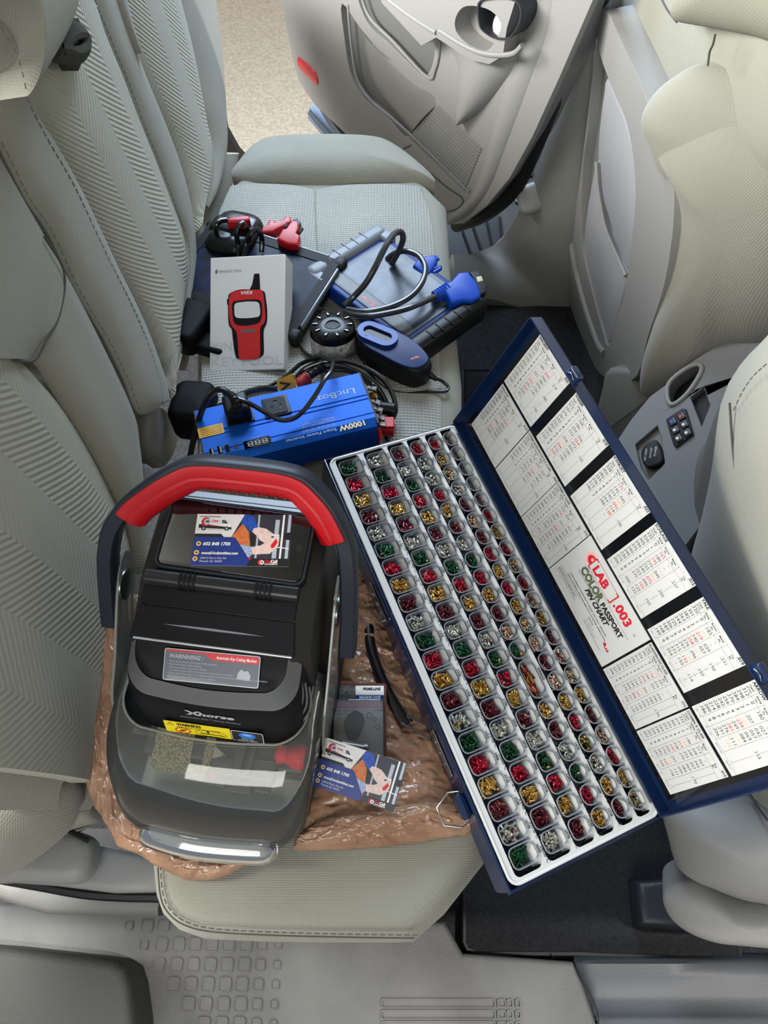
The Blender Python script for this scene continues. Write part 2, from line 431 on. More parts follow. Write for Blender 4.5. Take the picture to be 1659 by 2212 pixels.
for y in (2169, 2193, 2217):
    a = at(822, y, z=zs); c = at(1070, y - 3, z=zs)
    oo = rrect(c.x - a.x, 0.0105, 0.0025, 3, (a.x + c.x) / 2, (a.y + c.y) / 2); ii = rrect(c.x - a.x - .003, 0.0075, 0.002, 3, (a.x + c.x) / 2, (a.y + c.y) / 2)
    sill.holed(oo, [ii], zs, zs + .0026, 0)
    for x, q in ((1083, .0115), (1101, .0085), (1119, .0075)):
        c = at(x, y - 2, z=zs); sill.holed(rrect(q, .0095, .002, 3, c.x, c.y), [rrect(q - .003, .0065, .0015, 3, c.x, c.y)], zs, zs + .0026, 0)
# front part of the sill: a channel beyond the joint line
cl = []
for px, py in [(1242, 2078), (1265, 2130), (1290, 2212), (1300, 2300)]: cl.append(at(px, py, z=zs + .001))
m_sill = mat('scuffed_sill_plastic', (76, 76, 75), 0.55, bump='leather', bs=420, bd=0.12, col2=(98, 98, 96), vs=7)
so = sill.build('sill_tread', m_sill, **STRUCT); so.name = 'trim_1'
sf = MB()
rowsF = []
for (y0, z0) in [(2060, -.35), (2074, -.318), (2082, -.306), (2110, -.310), (2150, -.316), (2184, -.312), (2194, -.296), (2204, -.29), (2300, -.288)]:
    r = []
    for k, px in enumerate([1242, 1290, 1360, 1440, 1520, 1600, 1700, 1800]):
        yy = y0 + (0 if k else 0); xx = px + (0 if k else (y0 - 2074) * 0.30)
        zz = z0 + (.012 * max(0, (px - 1440) / 260) if 2100 < y0 < 2190 else 0)
        r.append(at(xx, yy, z=zz))
    rowsF.append(r)
sf.grid(rowsF, flip=True); sf.build('front_sill', mat('sill_grey', (82, 84, 87), 0.5, bump='leather', bs=420, bd=0.1), ang=70, solid=0.01, kind='structure').name = 'trim_2'
ln = MB(); ln.tube([at(1240, 2072, z=zs + .002), at(1252, 2105, z=zs + .002), at(1272, 2140, z=zs + .002), at(1290, 2185, z=zs + .002), at(1293, 2212, z=zs + .002), at(1294, 2280, z=zs + .002)], .0011, 6)
ln.build('sill_joint', m_blk, kind='structure').name = 'trim_3'
# grey trim rail along the cushion's foot, near left
b = MB(); b.sweep([at(px, py, z=-0.22) for px, py in [(-80, 1892), (0, 1912), (60, 1932), (110, 1946), (200, 1948), (345, 1950)]],
                  [(-.014, -.03), (.013, -.03), (.015, -.004), (.008, .004), (-.009, .004), (-.0145, -.003)], (0, 0, 1))
b.build('rail', m_pla2, ang=60, kind='structure').name = 'trim_4'
b = MB(); b.tube([at(x, y, z=-.16) for x, y in [(-60, 1886), (0, 1896), (90, 1912), (180, 1928), (260, 1934), (350, 1936)]], .007, 8); b.build('rail_gap', m_blk, kind='structure').name = 'rail_gap_shade'  # black tube stands in for the shade of the gap above the rail
b = MB(); b.box((-.42, 0.06, -.34), (.5, .16, .03)); b.build('x', m_blk, shade=False, kind='structure').name = 'floor_under_rail'
# ------------------------------------------------------------------ black floor mat
t = thing('floor_mat', 'black carpet floor mat lying in the near footwell', 'floor mat', (0.27, 0.3, -.345))
oo = [(1002, 1960), (1002, 2035), (1010, 2050), (1035, 2060), (1250, 2060), (1480, 2070), (1600, 2070), (1500, 1650), (1250, 800), (1002, 800)]
P = [at(px, py, z=-.34) for px, py in oo]
out = [(p.x, p.y) for p in P]
mm = MB(); mm.prism(out, -.35, -.340, 0, bev=.003); mm.build('pile', m_mat, t)
bb = MB(); bb.tube([(x, y, -.342) for x, y in out], .004, 6, closed=True, smoothp=False); bb.build('edge_binding', m_blk, t)
# floor moulding block on the mat (seat rail cover)
t = thing('seat_rail_cover', 'black moulded cover over the front seat rail beside the floor mat', 'rail cover', (0.37, .03, -.345))
o = [(at(px, py, z=-.30).x, at(px, py, z=-.30).y) for px, py in [(1374, 1902), (1384, 2000), (1500, 2010), (1560, 1890)]]
b = MB(); b.prism(smooth([(x, y, 0) for x, y in o], 4, True) and o, -.345, -.297, 0, bev=.012, bev0=0); b.build('cover', m_pld, t)
# ------------------------------------------------------------------ rear seat backrests
BN = Vector((1, 0, 0.14)).normalized()
def B(px, py, h=0.0): return at(px, py, pl=(BN, Vector((-.32, 0, 0)) + BN * h))
def Bc(l, h=0.0): return [B(x, y, h) for x, y in l]
CA = [(-90, 170), (0, 337), (38, 405), (84, 485), (127, 565), (169, 645), (211, 726), (253, 802), (287, 890), (300, 960), (304, 1030)]
CB = [(-60, -60), (10, 60), (57, 209), (105, 300), (160, 396), (202, 485), (236, 557), (304, 696), (346, 818), (352, 870)]
CA2 = [(-90, 150), (0, 322), (55, 432), (105, 506), (160, 624), (224, 734), (265, 816), (292, 886), (318, 893), (345, 870)]
CC = [(196, -40), (198, 0), (236, 93), (274, 186), (312, 287), (350, 380), (380, 464), (401, 527), (404, 580), (392, 658), (371, 738), (352, 815)]
CD = [(240, -40), (253, 0), (291, 110), (337, 224), (380, 329), (409, 435), (418, 506), (416, 590), (402, 680), (380, 780), (357, 870)]
CE = [(384, -40), (392, 0), (422, 127), (447, 262), (459, 330), (448, 385), (424, 430)]
CFF = [(454, -60), (460, 0), (472, 84), (477, 202), (475, 290), (464, 345), (450, 400), (428, 440)]
CN = [(-100, 745), (-40, 758), (0, 766), (70, 782), (84, 800), (124, 865), (169, 934), (224, 1029), (278, 1148), (292, 1300), (260, 1480), (215, 1680)]
# near backrest
t = near_seat = thing('rear_car_seat', 'near rear car seat in olive grey fabric, under and beside the key cutting machine', 'car seat', (-.4, .2, 0), group=None)
b = MB(); strip(b, Bc([(-300, 780), (-280, 1000), (-280, 1300), (-260, 1560), (-200, 1640)], .0), Bc([(40, 775), (84, 800), (224, 1029), (284, 1180), (290, 1330), (240, 1600), (205, 1690)], .0), 50, 16, .022, 3.0)
b.build('insert_panel', m_ins, t)
b = MB(); strip(b, Bc([(-160, 500), (-60, 640), (70, 782), (84, 800), (124, 865), (169, 934), (224, 1029), (278, 1148), (292, 1240)], .006), Bc([(-60, 240), (0, 340), (127, 565), (211, 726), (287, 890), (300, 960), (303, 1030), (300, 1120), (297, 1240)], .006), 60, 16, .016, 3.2)
b.build('side_bolster', m_fab, t)
b = MB(); strip(b, Bc([(-400, 300), (-380, 500), (-360, 650), (-340, 765)], .008), Bc([(-30, 300), (60, 455), (139, 590), (120, 700), (70, 781)], .008), 40, 14, .020, 3.0)
b.build('shoulder_panel', m_fab, t)
sm = MB(); sm.tube(Bc([(95, 510), (139, 590), (128, 680), (100, 735), (70, 781), (0, 766), (-60, 755)], .0215), .0012, 6); sm.build('seam', m_seam, t)
b = MB(); G = [Bc([(-500, y), (-100, y), (200, y), (304, y)], -.03) for y in (800, 1100, 1400, 1750)]
b.grid([[p for p in r] for r in G], flip=True); b.build('frame', m_fab, t, solid=.03)
# centre backrest
t = thing('rear_car_seat', 'centre rear car seat back with chevron ribbed insert between two smooth stitched bands', 'car seat', (-.4, .75, 0))
b = MB(); strip(b, Bc(CB, .004), Bc(CC, .004), 70, 22, .020, 3.2); b.build('insert_panel', m_ins, t)
b = MB(); strip(b, Bc(CA2, .012), Bc([(-60, -60), (10, 60), (57, 209), (110, 296), (165, 392), (207, 480), (241, 552), (309, 692), (350, 815), (349, 862)], .012), 70, 16, .014, 3.4); b.build('side_bolster', m_fab, t)
b = MB(); strip(b, Bc([(190, -40), (196, 0), (234, 93), (272, 186), (310, 287), (348, 380), (378, 464), (399, 527), (402, 580), (390, 658), (369, 738), (350, 830)], .010), Bc(CD, .006), 70, 10, .010, 3); b.build('side_bolster', m_fab, t)
st = MB()
stitches(st, [p for p in Bc([(x + 7, y - 3) for x, y in CA2[:-2]], .0275)], BN, .0085, .0055, .0007); st.build('stitching', m_thread, t, shade=False); st = MB()
stitches(st, Bc([(x + 5, y) for x, y in CC], .0205), BN, .008, .0055, .0006); st.build('stitching', m_thread, t, shade=False); st = MB()
stitches(st, Bc([(x - 3, y + 2) for x, y in CB[2:]], .0245), BN, .008, .0055, .0006)
st.build('stitching', m_thread, t, shade=False)
# far backrest
t = far_seat = thing('rear_car_seat', 'far rear car seat next to the open door, tablets and inverter lying on it', 'car seat', (-.4, 1.15, 0))
b = MB(); strip(b, Bc(CD[:7] + [(418, 430)], .0)[:7], Bc(CE, .0), 60, 18, .016, 3); b.build('insert_panel', m_ins, t)
b = MB(); strip(b, Bc([(236, -40), (249, 0), (262, 40), (282, 92), (291, 112)], .016), Bc([(262, -40), (270, 0), (279, 40), (291, 90), (300, 116)], .016), 16, 8, .008); b.build('shoulder_patch', m_fab, t)
b = MB(); strip(b, Bc([(270, -40), (280, 10), (292, 80), (330, 180), (385, 310), (415, 430), (422, 510), (424, 600), (410, 700), (385, 800)], .0), Bc([(300, -40), (310, 10), (330, 100), (360, 190), (400, 300), (425, 380), (436, 450), (440, 520), (430, 640), (400, 800)], -.012), 50, 10, .006); b.build('side_bolster', m_fab, t)
b = MB(); strip(b, Bc(CE, .002), Bc(CFF, -.02), 50, 14, .022, 2.4, skirt=.06); b.build('side_bolster', m_fab, t)
b = MB(); strip(b, Bc([(470, 335), (452, 385), (424, 428), (412, 500), (414, 600), (402, 720)], -.015), Bc([(512, 330), (505, 372), (494, 430), (478, 500), (452, 580), (430, 720)], -.03), 40, 12, .018, 2.4, skirt=.05); b.build('lower_bolster', m_fab, t)
# belt / cheek behind
b = MB(); b.sweep([B(478, 190, -.045), B(492, 280, -.045), B(520, 330, -.05), B(560, 370, -.05)], [(-.012, -.03), (.012, -.03), (.012, 0), (-.012, 0)], BN)
tag(b.build('door_seal', m_blk), 'black rubber seal of the far door opening behind the backrest', 'door seal')
# ------------------------------------------------------------------ headrest (upper left) with its dark release loop
t = thing('headrest', 'fabric headrest hanging down at the top left corner above the centre backrest', 'headrest', (-.38, .9, .4))
Hh = Vector((-.30, 0, .30))
def Hp(l, h): return [at(x, y, pl=(BN, Hh + BN * h)) for x, y in l]
HPl = Plane(BN, Hh, (0, 1, 0))
b = MB(); dome(b, HPl, [(-140, -140), (60, -160), (180, -120), (166, -10), (152, 45), (128, 96), (98, 148), (76, 184), (58, 208), (50, 180), (38, 125), (16, 75), (-30, 25), (-140, -30)], -.004, .030, 2.6, skirt=.05, c=(20, -20)); b.build('front_pad', m_fab, t)
b = MB(); dome(b, HPl, [(-140, -40), (-30, 22), (14, 72), (36, 122), (48, 176), (57, 210), (30, 200), (-20, 160), (-140, 100)], -.03, .03, 2.4, skirt=.04); b.build('side_pad', m_fab, t)
st = MB(); stitches(st, Hp([(0, 60), (30, 110), (46, 160), (53, 192)], .009), BN, .007, .0045, .0006); st.build('stitching', m_thread, t, shade=False)
m_webbing = mat('dark_webbing', (60, 60, 52), 0.95, bump='weave', bs=200, bd=.4)  # dark olive weave of the folded loop
b = MB()
P = Hp([(118, 108), (132, 82), (150, 66), (170, 66), (181, 86), (178, 112), (160, 122), (140, 116)], -.02)
b.tube(P, .012, 10, closed=True, flat=.6); b.box(Hp([(150, 96)], -.03)[0], (.02, .05, .03))
tag(b.build('webbing_loop', m_webbing), 'dark folded webbing loop sticking out from behind the headrest', 'strap loop')
# ------------------------------------------------------------------ cushions
FO = [(330, 1860), (338, 1935), (352, 1975), (385, 2008), (440, 2028), (560, 2034), (700, 2036), (860, 2036), (893, 2034), (960, 1975), (1045, 1866), (1046, 1700), (1000, 1100), (420, 1100), (330, 1500)]
P = [at(px, py, z=-.035) for px, py in FO]
t = near_seat
out = [(p.x, p.y) for p in P]
b = MB(); b.prism(out, -.19, -.012, 0, bev=.028, bev0=0, nb=6); b.build('seat_cushion', m_fab, t, ang=60)
st = MB()
q = [at(px, py, z=-.011) for px, py in [(346, 1868), (352, 1930), (368, 1965), (400, 1990), (460, 2006), (600, 2014), (760, 2018), (900, 2020)]]
stitches(st, q, (0, 0, 1), .0080, .0055, .0006, off=.0004)
st.build('stitching', m_thread, t, shade=False)
sm = MB(); sm.tube([p + Vector((-.0022, -.0026, -.0006)) for p in q], .0007, 6); sm.build('seam', m_seam, t)
FF = [(422, 640), (425, 520), (470, 420), (498, 372), (512, 350), (545, 315), (570, 303), (640, 300), (760, 301), (826, 305), (860, 318), (905, 352), (950, 400), (966, 440), (972, 520), (980, 640), (1000, 820), (1000, 1100), (420, 1100)]
t = far_seat
out = []
for i, (px, py) in enumerate(FF):
    p = at(px, py, z=-.01 if py > 430 else .012); out.append((p.x, p.y))
b = MB(); b.prism(out[::-1] if False else out, -.19, -.002, 0, bev=.03, bev0=0, nb=6); 
# orientation check
ar = sum(out[i][0] * out[(i + 1) % len(out)][1] - out[(i + 1) % len(out)][0] * out[i][1] for i in range(len(out)))
if ar < 0:
    b = MB(); b.prism(out[::-1], -.19, -.002, 0, bev=.03, bev0=0, nb=6)
b.build('seat_cushion', m_fab, t, ang=60)
ZP = Plane((0, 0, 1), (0, 1.2, 0))
b = MB(); dome(b, ZP, [(499, 378), (514, 350), (544, 316), (574, 304), (640, 301), (730, 300), (826, 305), (862, 320), (905, 352), (942, 392), (900, 396), (820, 399), (700, 402), (600, 400), (540, 395)], -.004, .034, 3.0)
b.build('cushion_bolster', m_fab, t)
b = MB(); strip(b, [at(px, py, z=.0) for px, py in [(498, 402), (470, 470), (455, 560), (440, 700), (430, 1000)]], [at(px, py, z=.0) for px, py in [(679, 409), (680, 470), (684, 560), (690, 700), (700, 1000)]], 40, 14, .008, 3, up=(0, 0, 1))
b.build('insert_panel', m_grid, t)
b = MB(); strip(b, [at(px, py, z=.0) for px, py in [(683, 409), (684, 470), (688, 560), (694, 700), (704, 1000)]], [at(px, py, z=.0) for px, py in [(905, 403), (930, 470), (938, 560), (948, 700), (955, 1000)]], 40, 14, .008, 3, up=(0, 0, 1))
b.build('insert_panel', m_grid, t)
# ================================================================== open far door
DN = Vector((.44, .37, 0)).normalized()
D0 = Vector((.16, 1.43, 0))
def Dp(px, py, h=0.0): return at(px, py, pl=(DN, D0 - DN * h))      # h: towards the cabin
def Dc(l, h=0.0): return [Dp(x, y, h) for x, y in l]
DX = Vector((-.37, .44, 0)).normalized(); DZ = Vector((0, 0, 1))
MD = Matrix((DX, DZ, DX.cross(DZ))).transposed().to_4x4(); MD.translation = D0
MDi = MD.inverted()
sgn = -1 if (MDi @ (D0 - DN * .1)).z < 0 else 1
def D2(l, h=0.0):                                                     # pixel -> door plane coordinates
    r = [MDi @ Dp(x, y, h) for x, y in l]; return [(p.x, p.y) for p in r]
MDh = MD @ Matrix.Scale(sgn, 4, (0, 0, 1))
t = thing('car_door', 'open rear car door with grey inner panel, pockets and ribbed speaker grille', 'car door', (.1, 1.5, -.3))
m_door = mat('door_panel_plastic', (142, 141, 138), 0.5, bump='leather', bs=420, bd=0.12)
outer = ccw(D2([(560, -220), (612, -20), (628, 60), (640, 125), (655, 175), (690, 225), (760, 290), (800, 330), (850, 390), (920, 450), (965, 482), (1010, 478), (1060, 440), (1110, 380), (1160, 290), (1220, 160), (1290, 0), (1380, -220)]))
poc = ccw(sm2(D2([(748, 4), (752, 70), (765, 150), (790, 200), (850, 252), (893, 290), (952, 218), (905, 180), (850, 130), (790, 60)]), 60))
spk = ccw(D2([(890, 292), (1012, 410), (1018, 400), (1052, 318), (1048, 308), (954, 218)]))
arm = ccw(sm2(D2([(775, -60), (800, 40), (850, 90), (920, 158), (930, 160), (945, 130), (948, 82), (920, 45), (880, 20), (850, -60)], .0), 60))
b = MB(); b.holed(outer, [poc, arm], -.005, .012, 0, MDh); b.build('inner_panel', m_door, t, ang=50, bevel=.003)
b = MB(); b.prism(outer, -.05, -.004, 0, MDh); b.build('door_shell', mat('door_shell_paint', (120, 122, 124), .4, metal=.3), t, shade=False)
b = MB(); b.holed([(x * 1.0, y) for x, y in outer], [[(x * 0 + MDx, y) for MDx, y in ccw(poc)]], -.03, -.02, 0, MDh)
b = MB(); pin = [(x, y) for x, y in poc]; b.plate(pin, -.0035, 0, MDh); b.build('map_pocket', mat('pocket_recess', (104, 104, 103), .6, bump='leather', bs=400, bd=.1), t)
b = MB(); b.plate(arm, -.0035, 0, MDh); b.build('armrest_recess', mat('pocket_recess', ), t)
# pocket wall bulging out (padded lower bin front)
b = MB(); strip(b, Dc([(785, 70), (792, 120), (806, 170), (830, 210), (890, 286)], .006), Dc([(862, 140), (880, 155), (905, 178), (930, 198), (950, 220)], .006), 30, 12, .012, 2.2, skirt=.01); b.build('bin_front', m_pla2, t)
# ridges around pocket and armrest
b = MB(); b.tube([MDh @ Vector((x, y, .013)) for x, y in D2([(752, 10), (760, 100), (772, 168), (800, 214), (850, 256), (905, 306), (1015, 414)], .012)], .003, 8)
b.tube([MDh @ Vector((x, y, .014)) for x, y in D2([(770, -60), (796, 30), (850, 88), (925, 166), (942, 148), (950, 110), (946, 80), (915, 42), (870, 5), (840, -60)], .012)], .003, 8); b.build('moulded_rim', m_pla, t)
# armrest volume
ar = ccw(D2([(840, -80), (868, -10), (915, 40), (952, 80), (985, 62), (1010, 78), (1060, 110), (1100, 118), (1130, 100), (1140, 40), (1180, -80)]))
cup = ccw(sm2(D2([(1028, 20), (1030, 50), (1058, 78), (1094, 90), (1118, 60), (1128, 30), (1100, 0), (1050, -6)]), 30))
b = MB(); b.holed(ar, [cup], .010, .05, 0, MDh); b.build('armrest', m_door, t, ang=50, bevel=.005)
b = MB(); b.tube([MDh @ Vector((x, y, .050)) for x, y in D2([(790, -40), (850, 8), (900, 44), (942, 70)], .05)], .0045, 8); b.build('armrest_edge', m_pla, t)
b = MB(); b.tube([MDh @ Vector((x, y, .050)) for x, y in D2([(950, 66), (1000, 97), (1040, 114), (1080, 119), (1110, 115), (1128, 98)], .05)], .0045, 8); b.build('bin_rim', m_pla, t)
b = MB(); strip(b, Dc([(955, 75), (985, 130), (990, 180), (985, 240), (1000, 262)], .01), Dc([(1120, 112), (1125, 130), (1090, 180), (1050, 230), (1010, 262)], .01), 24, 12, .026, 2, skirt=.01); b.build('armrest_support', m_door, t)
# cup in the door's holder
# speaker ribs
b = MB(); b.prism(spk, .005, .010, 0, MDh); A = D2([(893, 294)])[0]; Bq = D2([(1012, 408)])[0]; Cq = D2([(957, 222)])[0]; Dq = D2([(1051, 314)])[0]
for k in range(15):
    s0 = (k + .5) / 15
    p = Vector((A[0] + (Bq[0] - A[0]) * .01, 0, 0)); e0 = Vector((A[0] * (1 - s0) + Cq[0] * s0, A[1] * (1 - s0) + Cq[1] * s0, .0125)); e1 = Vector((Bq[0] * (1 - s0) + Dq[0] * s0, Bq[1] * (1 - s0) + Dq[1] * s0, .0125))
    b.tube([MDh @ e0, MDh @ e1], .0026, 6, smoothp=False)
b.build('speaker_grille', m_pla2, t)
# red reflector
rf = ccw(sm2(D2([(653, 119), (654, 140), (672, 160), (694, 180), (695, 165), (688, 148), (668, 130)]), 30))
b = MB(); b.prism(rf, .010, .015, 0, MDh, bev=.002); b.build('red_reflector', mat('red_reflector', (190, 22, 40), .15, coat=1), t)
# seam lines, lower cover
b = MB(); b.tube([MDh @ Vector((x, y, .0125)) for x, y in D2([(868, 340), (872, 322), (888, 314)], .012)], .0015, 6)
b.tube([MDh @ Vector((x, y, .0125)) for x, y in D2([(880, 330), (960, 400), (1000, 430), (985, 452), (955, 458)], .012)], .0012, 6); b.build('seam', m_seam, t)
# edge return along hinge side and latch strip at the outer end
b = MB(); strip(b, Dc([(1110, -60), (1130, 60), (1090, 190), (1060, 300), (1030, 400), (1000, 440), (970, 462)], .012), Dc([(1250, -60), (1215, 60), (1170, 180), (1120, 300), (1080, 390), (1030, 460), (975, 484)], -.002), 40, 12, .012, 2.2, skirt=.01); b.build('front_edge', m_door, t)
b = MB(); P = Dc([(668, 244), (706, 290), (760, 345)], -.012); b.sweep(P, [(-.02, -.02), (.02, -.02), (.02, .0), (.012, .005), (.006, 0), (0, .006), (-.01, 0), (-.02, .004)], -DN)
P = Dc([(690, 222), (712, 262), (740, 300)], .0); b.sweep(P, [(-.012, -.02), (.01, -.02), (.01, .003), (-.012, .003)], -DN); b.build('latch_strip', mat('grey_painted_metal', (98, 108, 120), .35, metal=.6), t, ang=30)
# black seal
b = MB(); b.tube(Dc([(1330, -60), (1292, 0), (1240, 110), (1190, 230), (1150, 330), (1110, 410), (1050, 462), (985, 487)], -.03), .016, 10); b.build('weather_seal', m_blk, t)
# the holder with folded black thing and a clear lid
t2 = thing('cup_sleeve', 'dark rubber sleeve with a round plastic lid stuffed in the door pocket', 'cup sleeve', (.1, 1.3, .1))
cpt = MDh @ Vector((D2([(1080, 45)], .03)[0][0], D2([(1080, 45)], .03)[0][1], .03)); AX = (MDh.to_3x3() @ Vector((0, 0, 1))).normalized()
o_ = [Dp(x, y, .055) for x, y in [(1032, 6), (1033, 50), (1042, 68), (1068, 84), (1096, 84), (1114, 66), (1125, 40), (1122, 10), (1098, -4), (1060, -4)]]
Pc = smooth(o_, 40, True); b = MB(); b.rings([[p - AX * .05 for p in Pc], Pc, [p.lerp(sum(Pc, Vector()) / 40, .06) for p in Pc], [p.lerp(sum(Pc, Vector()) / 40, .06) - AX * .05 for p in Pc]], cap0=False, cap1=False)
b.build('sleeve', mat('dark_rubber', (44, 47, 54), .45), t2, ang=50)
b = MB(); b.lathe([(.0, .0), (.020, .0), (.022, .004), (.018, .008), (.0, .008)], 32, 0, frame(Dp(1090, 52, .03), DX, None, AX - Vector((0, .0, -.5)))); b.build('lid', mat('cloudy_plastic', (150, 150, 146), .3), t2)
# B pillar and far sill trims
PIL = mat('pillar_plastic', (136, 135, 130), .5, bump='leather', bs=420, bd=.1)
b = MB(); strip(b, [at(px, py, y=yy) for px, py, yy in [(1330, -90, 1.36), (1290, 0, 1.36), (1258, 84, 1.36), (1233, 156, 1.36), (1191, 270, 1.36), (1165, 350, 1.36), (1136, 422, 1.36), (1110, 478, 1.37), (1075, 524, 1.38), (1022, 547, 1.38), (975, 550, 1.38)]],
                [at(px, py, y=yy) for px, py, yy in [(1420, -90, 1.31), (1330, 0, 1.31), (1320, 100, 1.31), (1310, 180, 1.31), (1300, 280, 1.31), (1296, 380, 1.30), (1290, 470, 1.29), (1270, 570, 1.28), (1210, 676, 1.27), (1064, 647, 1.27), (975, 626, 1.27)]], 60, 18, .028, 2.2, skirt=.05)
b.build('pillar', PIL).name = 'trim_5'; bpy.data.objects['trim_5']['kind'] = 'structure'
b = MB(); b.tube([at(px, py, y=1.365) for px, py in [(1075, 552), (1072, 600), (1066, 645)]], .0012, 6); b.tube([at(px, py, y=1.345) for px, py in [(1330, 60), (1290, 130), (1240, 260), (1210, 360)]], .001, 6)
b = MB(); b.prism(rrect(.10, .06, .02, 4), -.02, .0, 0, frame(at(1170, 420, y=1.335), (.9, .3, .2), None, (-.3, -.8, .5)), bev=.01); b.build('pillar_swell', PIL).name = 'trim_6'; bpy.data.objects['trim_6']['kind'] = 'structure'
t = thing('step_plate', 'black ribbed step plate under the open door beyond the far cushion', 'step plate', (.15, 1.5, -.4))
b = MB(); SP = Plane((0, -.25, 1), (.2, 1.45, -.40)); slab(b, SP, [(960, 420), (960, 560), (1080, 560), (1200, 420), (1330, 100), (1300, 0), (1240, 60), (1100, 380)], -.02, 0, .003)
for l in ([(1000, 500), (1018, 548)], [(1022, 488), (1044, 550)], [(1052, 478), (1066, 540)], [(1080, 470), (1086, 530)]): b.tube(SP.ps(l, .004), .004, 6, smoothp=False)
for px, py in ((1148, 372), (1120, 430), (1155, 330)): b.cyl(SP.p(px, py, 0), SP.p(px, py, .012), .008, 12, 1)
b.build('plate', [m_blk, m_steel], t)
# ================================================================== far front seat (rear face)
FP = Plane((-.986, -.099, -.132), (.351, 1.27, .235), (0, 1, 0))
t = thing('front_seat', 'far front seat with grey plastic map pocket shell on its back', 'car seat', (.6, 1.05, -.3))
b = MB(); dome(b, FP, [(1296, -140), (1300, 20), (1318, 70), (1345, 120), (1375, 200), (1400, 300), (1480, 360), (1640, 380), (1800, 300), (1800, -140), (1500, -140)], -.085, .045, 3.5, skirt=.06)
b.build('upper_back', m_fab, t)
SHo = [(1302, 24), (1290, 70), (1283, 130), (1268, 260), (1250, 400), (1238, 490), (1226, 600), (1232, 660), (1258, 730), (1290, 800), (1330, 822), (1375, 812), (1400, 725), (1432, 625), (1450, 525), (1456, 440), (1450, 355), (1412, 255), (1372, 155), (1332, 66), (1314, 26)]
SHh = [(1288, 98), (1297, 120), (1310, 159), (1350, 253), (1368, 343), (1373, 434), (1364, 524), (1350, 629), (1331, 690), (1314, 748), (1304, 722), (1284, 651), (1259, 545), (1256, 490), (1256, 427), (1261, 347), (1270, 275), (1281, 137)]
o_ = FP.o(SHo, 0, 90); h_ = FP.o(SHh, 0, 80)
b = MB(); b.holed(o_, [h_], -.05, .0, 0, FP.M); b.build('back_shell', m_pla, t, ang=50, bevel=.008)
b = MB(); b.plate(h_, -.018, 0, FP.M); b.plate([(x, y) for x, y in o_], -.049, 0, FP.M); b.build('shell_recess', m_pla2, t)
m_smg = mat('smooth_grey_plastic', (156, 157, 162), .38)
b = MB(); slab(b, FP, [(1310, 170), (1304, 202), (1295, 275), (1292, 343), (1302, 427), (1317, 477), (1339, 542), (1355, 586), (1366, 524), (1373, 434), (1369, 343), (1353, 271), (1331, 217)], -.018, -.010, .004, n=60); b.build('upper_inset', m_smg, t)
b = MB(); slab(b, FP, [(1288, 347), (1281, 376), (1266, 463), (1261, 535), (1274, 615), (1292, 687), (1313, 745), (1335, 680), (1350, 626), (1352, 596), (1324, 535), (1306, 488), (1292, 416)], -.018, -.004, .006, n=60); b.build('map_pocket', m_smg, t)
b = MB(); b.tube(FP.ps([(1288, 350), (1293, 416), (1307, 488), (1325, 535), (1352, 596)], -.003), .0035, 8); b.build('pocket_rim', m_pla, t)
b = MB(); b.tube(FP.ps([(1234, 500), (1240, 560), (1262, 650), (1290, 735), (1306, 762)], .0), .007, 8); b.build('shell_ridge', m_pla, t)
b = MB(); slab(b, FP, [(1236, 484), (1219, 525), (1209, 590), (1212, 650), (1240, 655), (1246, 560)], -.05, -.02, .01, n=40); b.build('hinge_cover', m_pla, t)
b = MB(); b.tube(FP.ps([(1214, 626), (1206, 640), (1208, 664), (1224, 676), (1246, 674)], -.03), .009, 10); b.build('hook', m_pla, t)
b = MB(); b.tube(FP.ps([(1232, 600), (1246, 680), (1262, 760), (1290, 840), (1300, 900)], -.03), .012, 8); b.build('felt_edge', m_feltg, t)
GP = Plane((-.62, -.74, .12), at(1456, 430, y=.875), (1, 0, 0))
b = MB(); b.box((.47, 1.10, .56), (.10, .36, .34), bev=.045); b.build('upper_rest', m_fab, t)
b = MB(); dome(b, GP, [(1384, 266), (1398, 224), (1436, 180), (1486, 152), (1532, 144), (1600, 156), (1700, 196), (1800, 300), (1700, 420), (1500, 420), (1430, 380), (1400, 310)], -.018, .03, 2.6, skirt=.03, c=(1560, 310)); b.build('shoulder_band', m_fab, t)
b = MB(); dome(b, GP, [(1420, 334), (1432, 298), (1460, 260), (1510, 226), (1570, 206), (1640, 215), (1760, 290), (1830, 450), (1800, 640), (1660, 738), (1560, 756), (1470, 850), (1392, 858), (1384, 800), (1404, 725), (1436, 625), (1455, 525), (1461, 440), (1448, 385)], -.012, .042, 2.6, skirt=.03, c=(1590, 480)); b.build('side_bolster', m_fab, t)
sm = MB(); sm.tube(FP.ps([(1545, 74), (1540, 96), (1533, 112), (1529, 142)], -.008), .0013, 6); sm.build('seam', m_seam, t)
sm = MB(); sm.tube(FP.ps([(1425, -10), (1442, 22), (1462, 48)], -.006), .0012, 6); sm.build('seam', m_seam, t)
st = MB(); stitches(st, GP.ps([(1424, 322), (1442, 284), (1472, 247), (1514, 219), (1572, 199), (1634, 206), (1700, 236)], -.004), GP.n, .010, .0065, .0009); st.build('stitching', m_thread, t, shade=False)
t = thing('headrest', 'front seat headrest lower edge at the top right corner', 'headrest', (.4, .9, .45))
HP = Plane((-.9, -.4, 0), at(1500, 40, y=.95), (0, 1, 0))
b = MB(); dome(b, HP, [(1448, 30), (1462, 46), (1500, 54), (1560, 64), (1620, 76), (1800, 110), (1900, -100), (1700, -260), (1520, -240), (1478, -60)], 0, .03, 2.4, skirt=.04); b.build('pad', mat('headrest_fabric', (126, 126, 112), .9, bump='weave', bs=150, bd=.25), t)
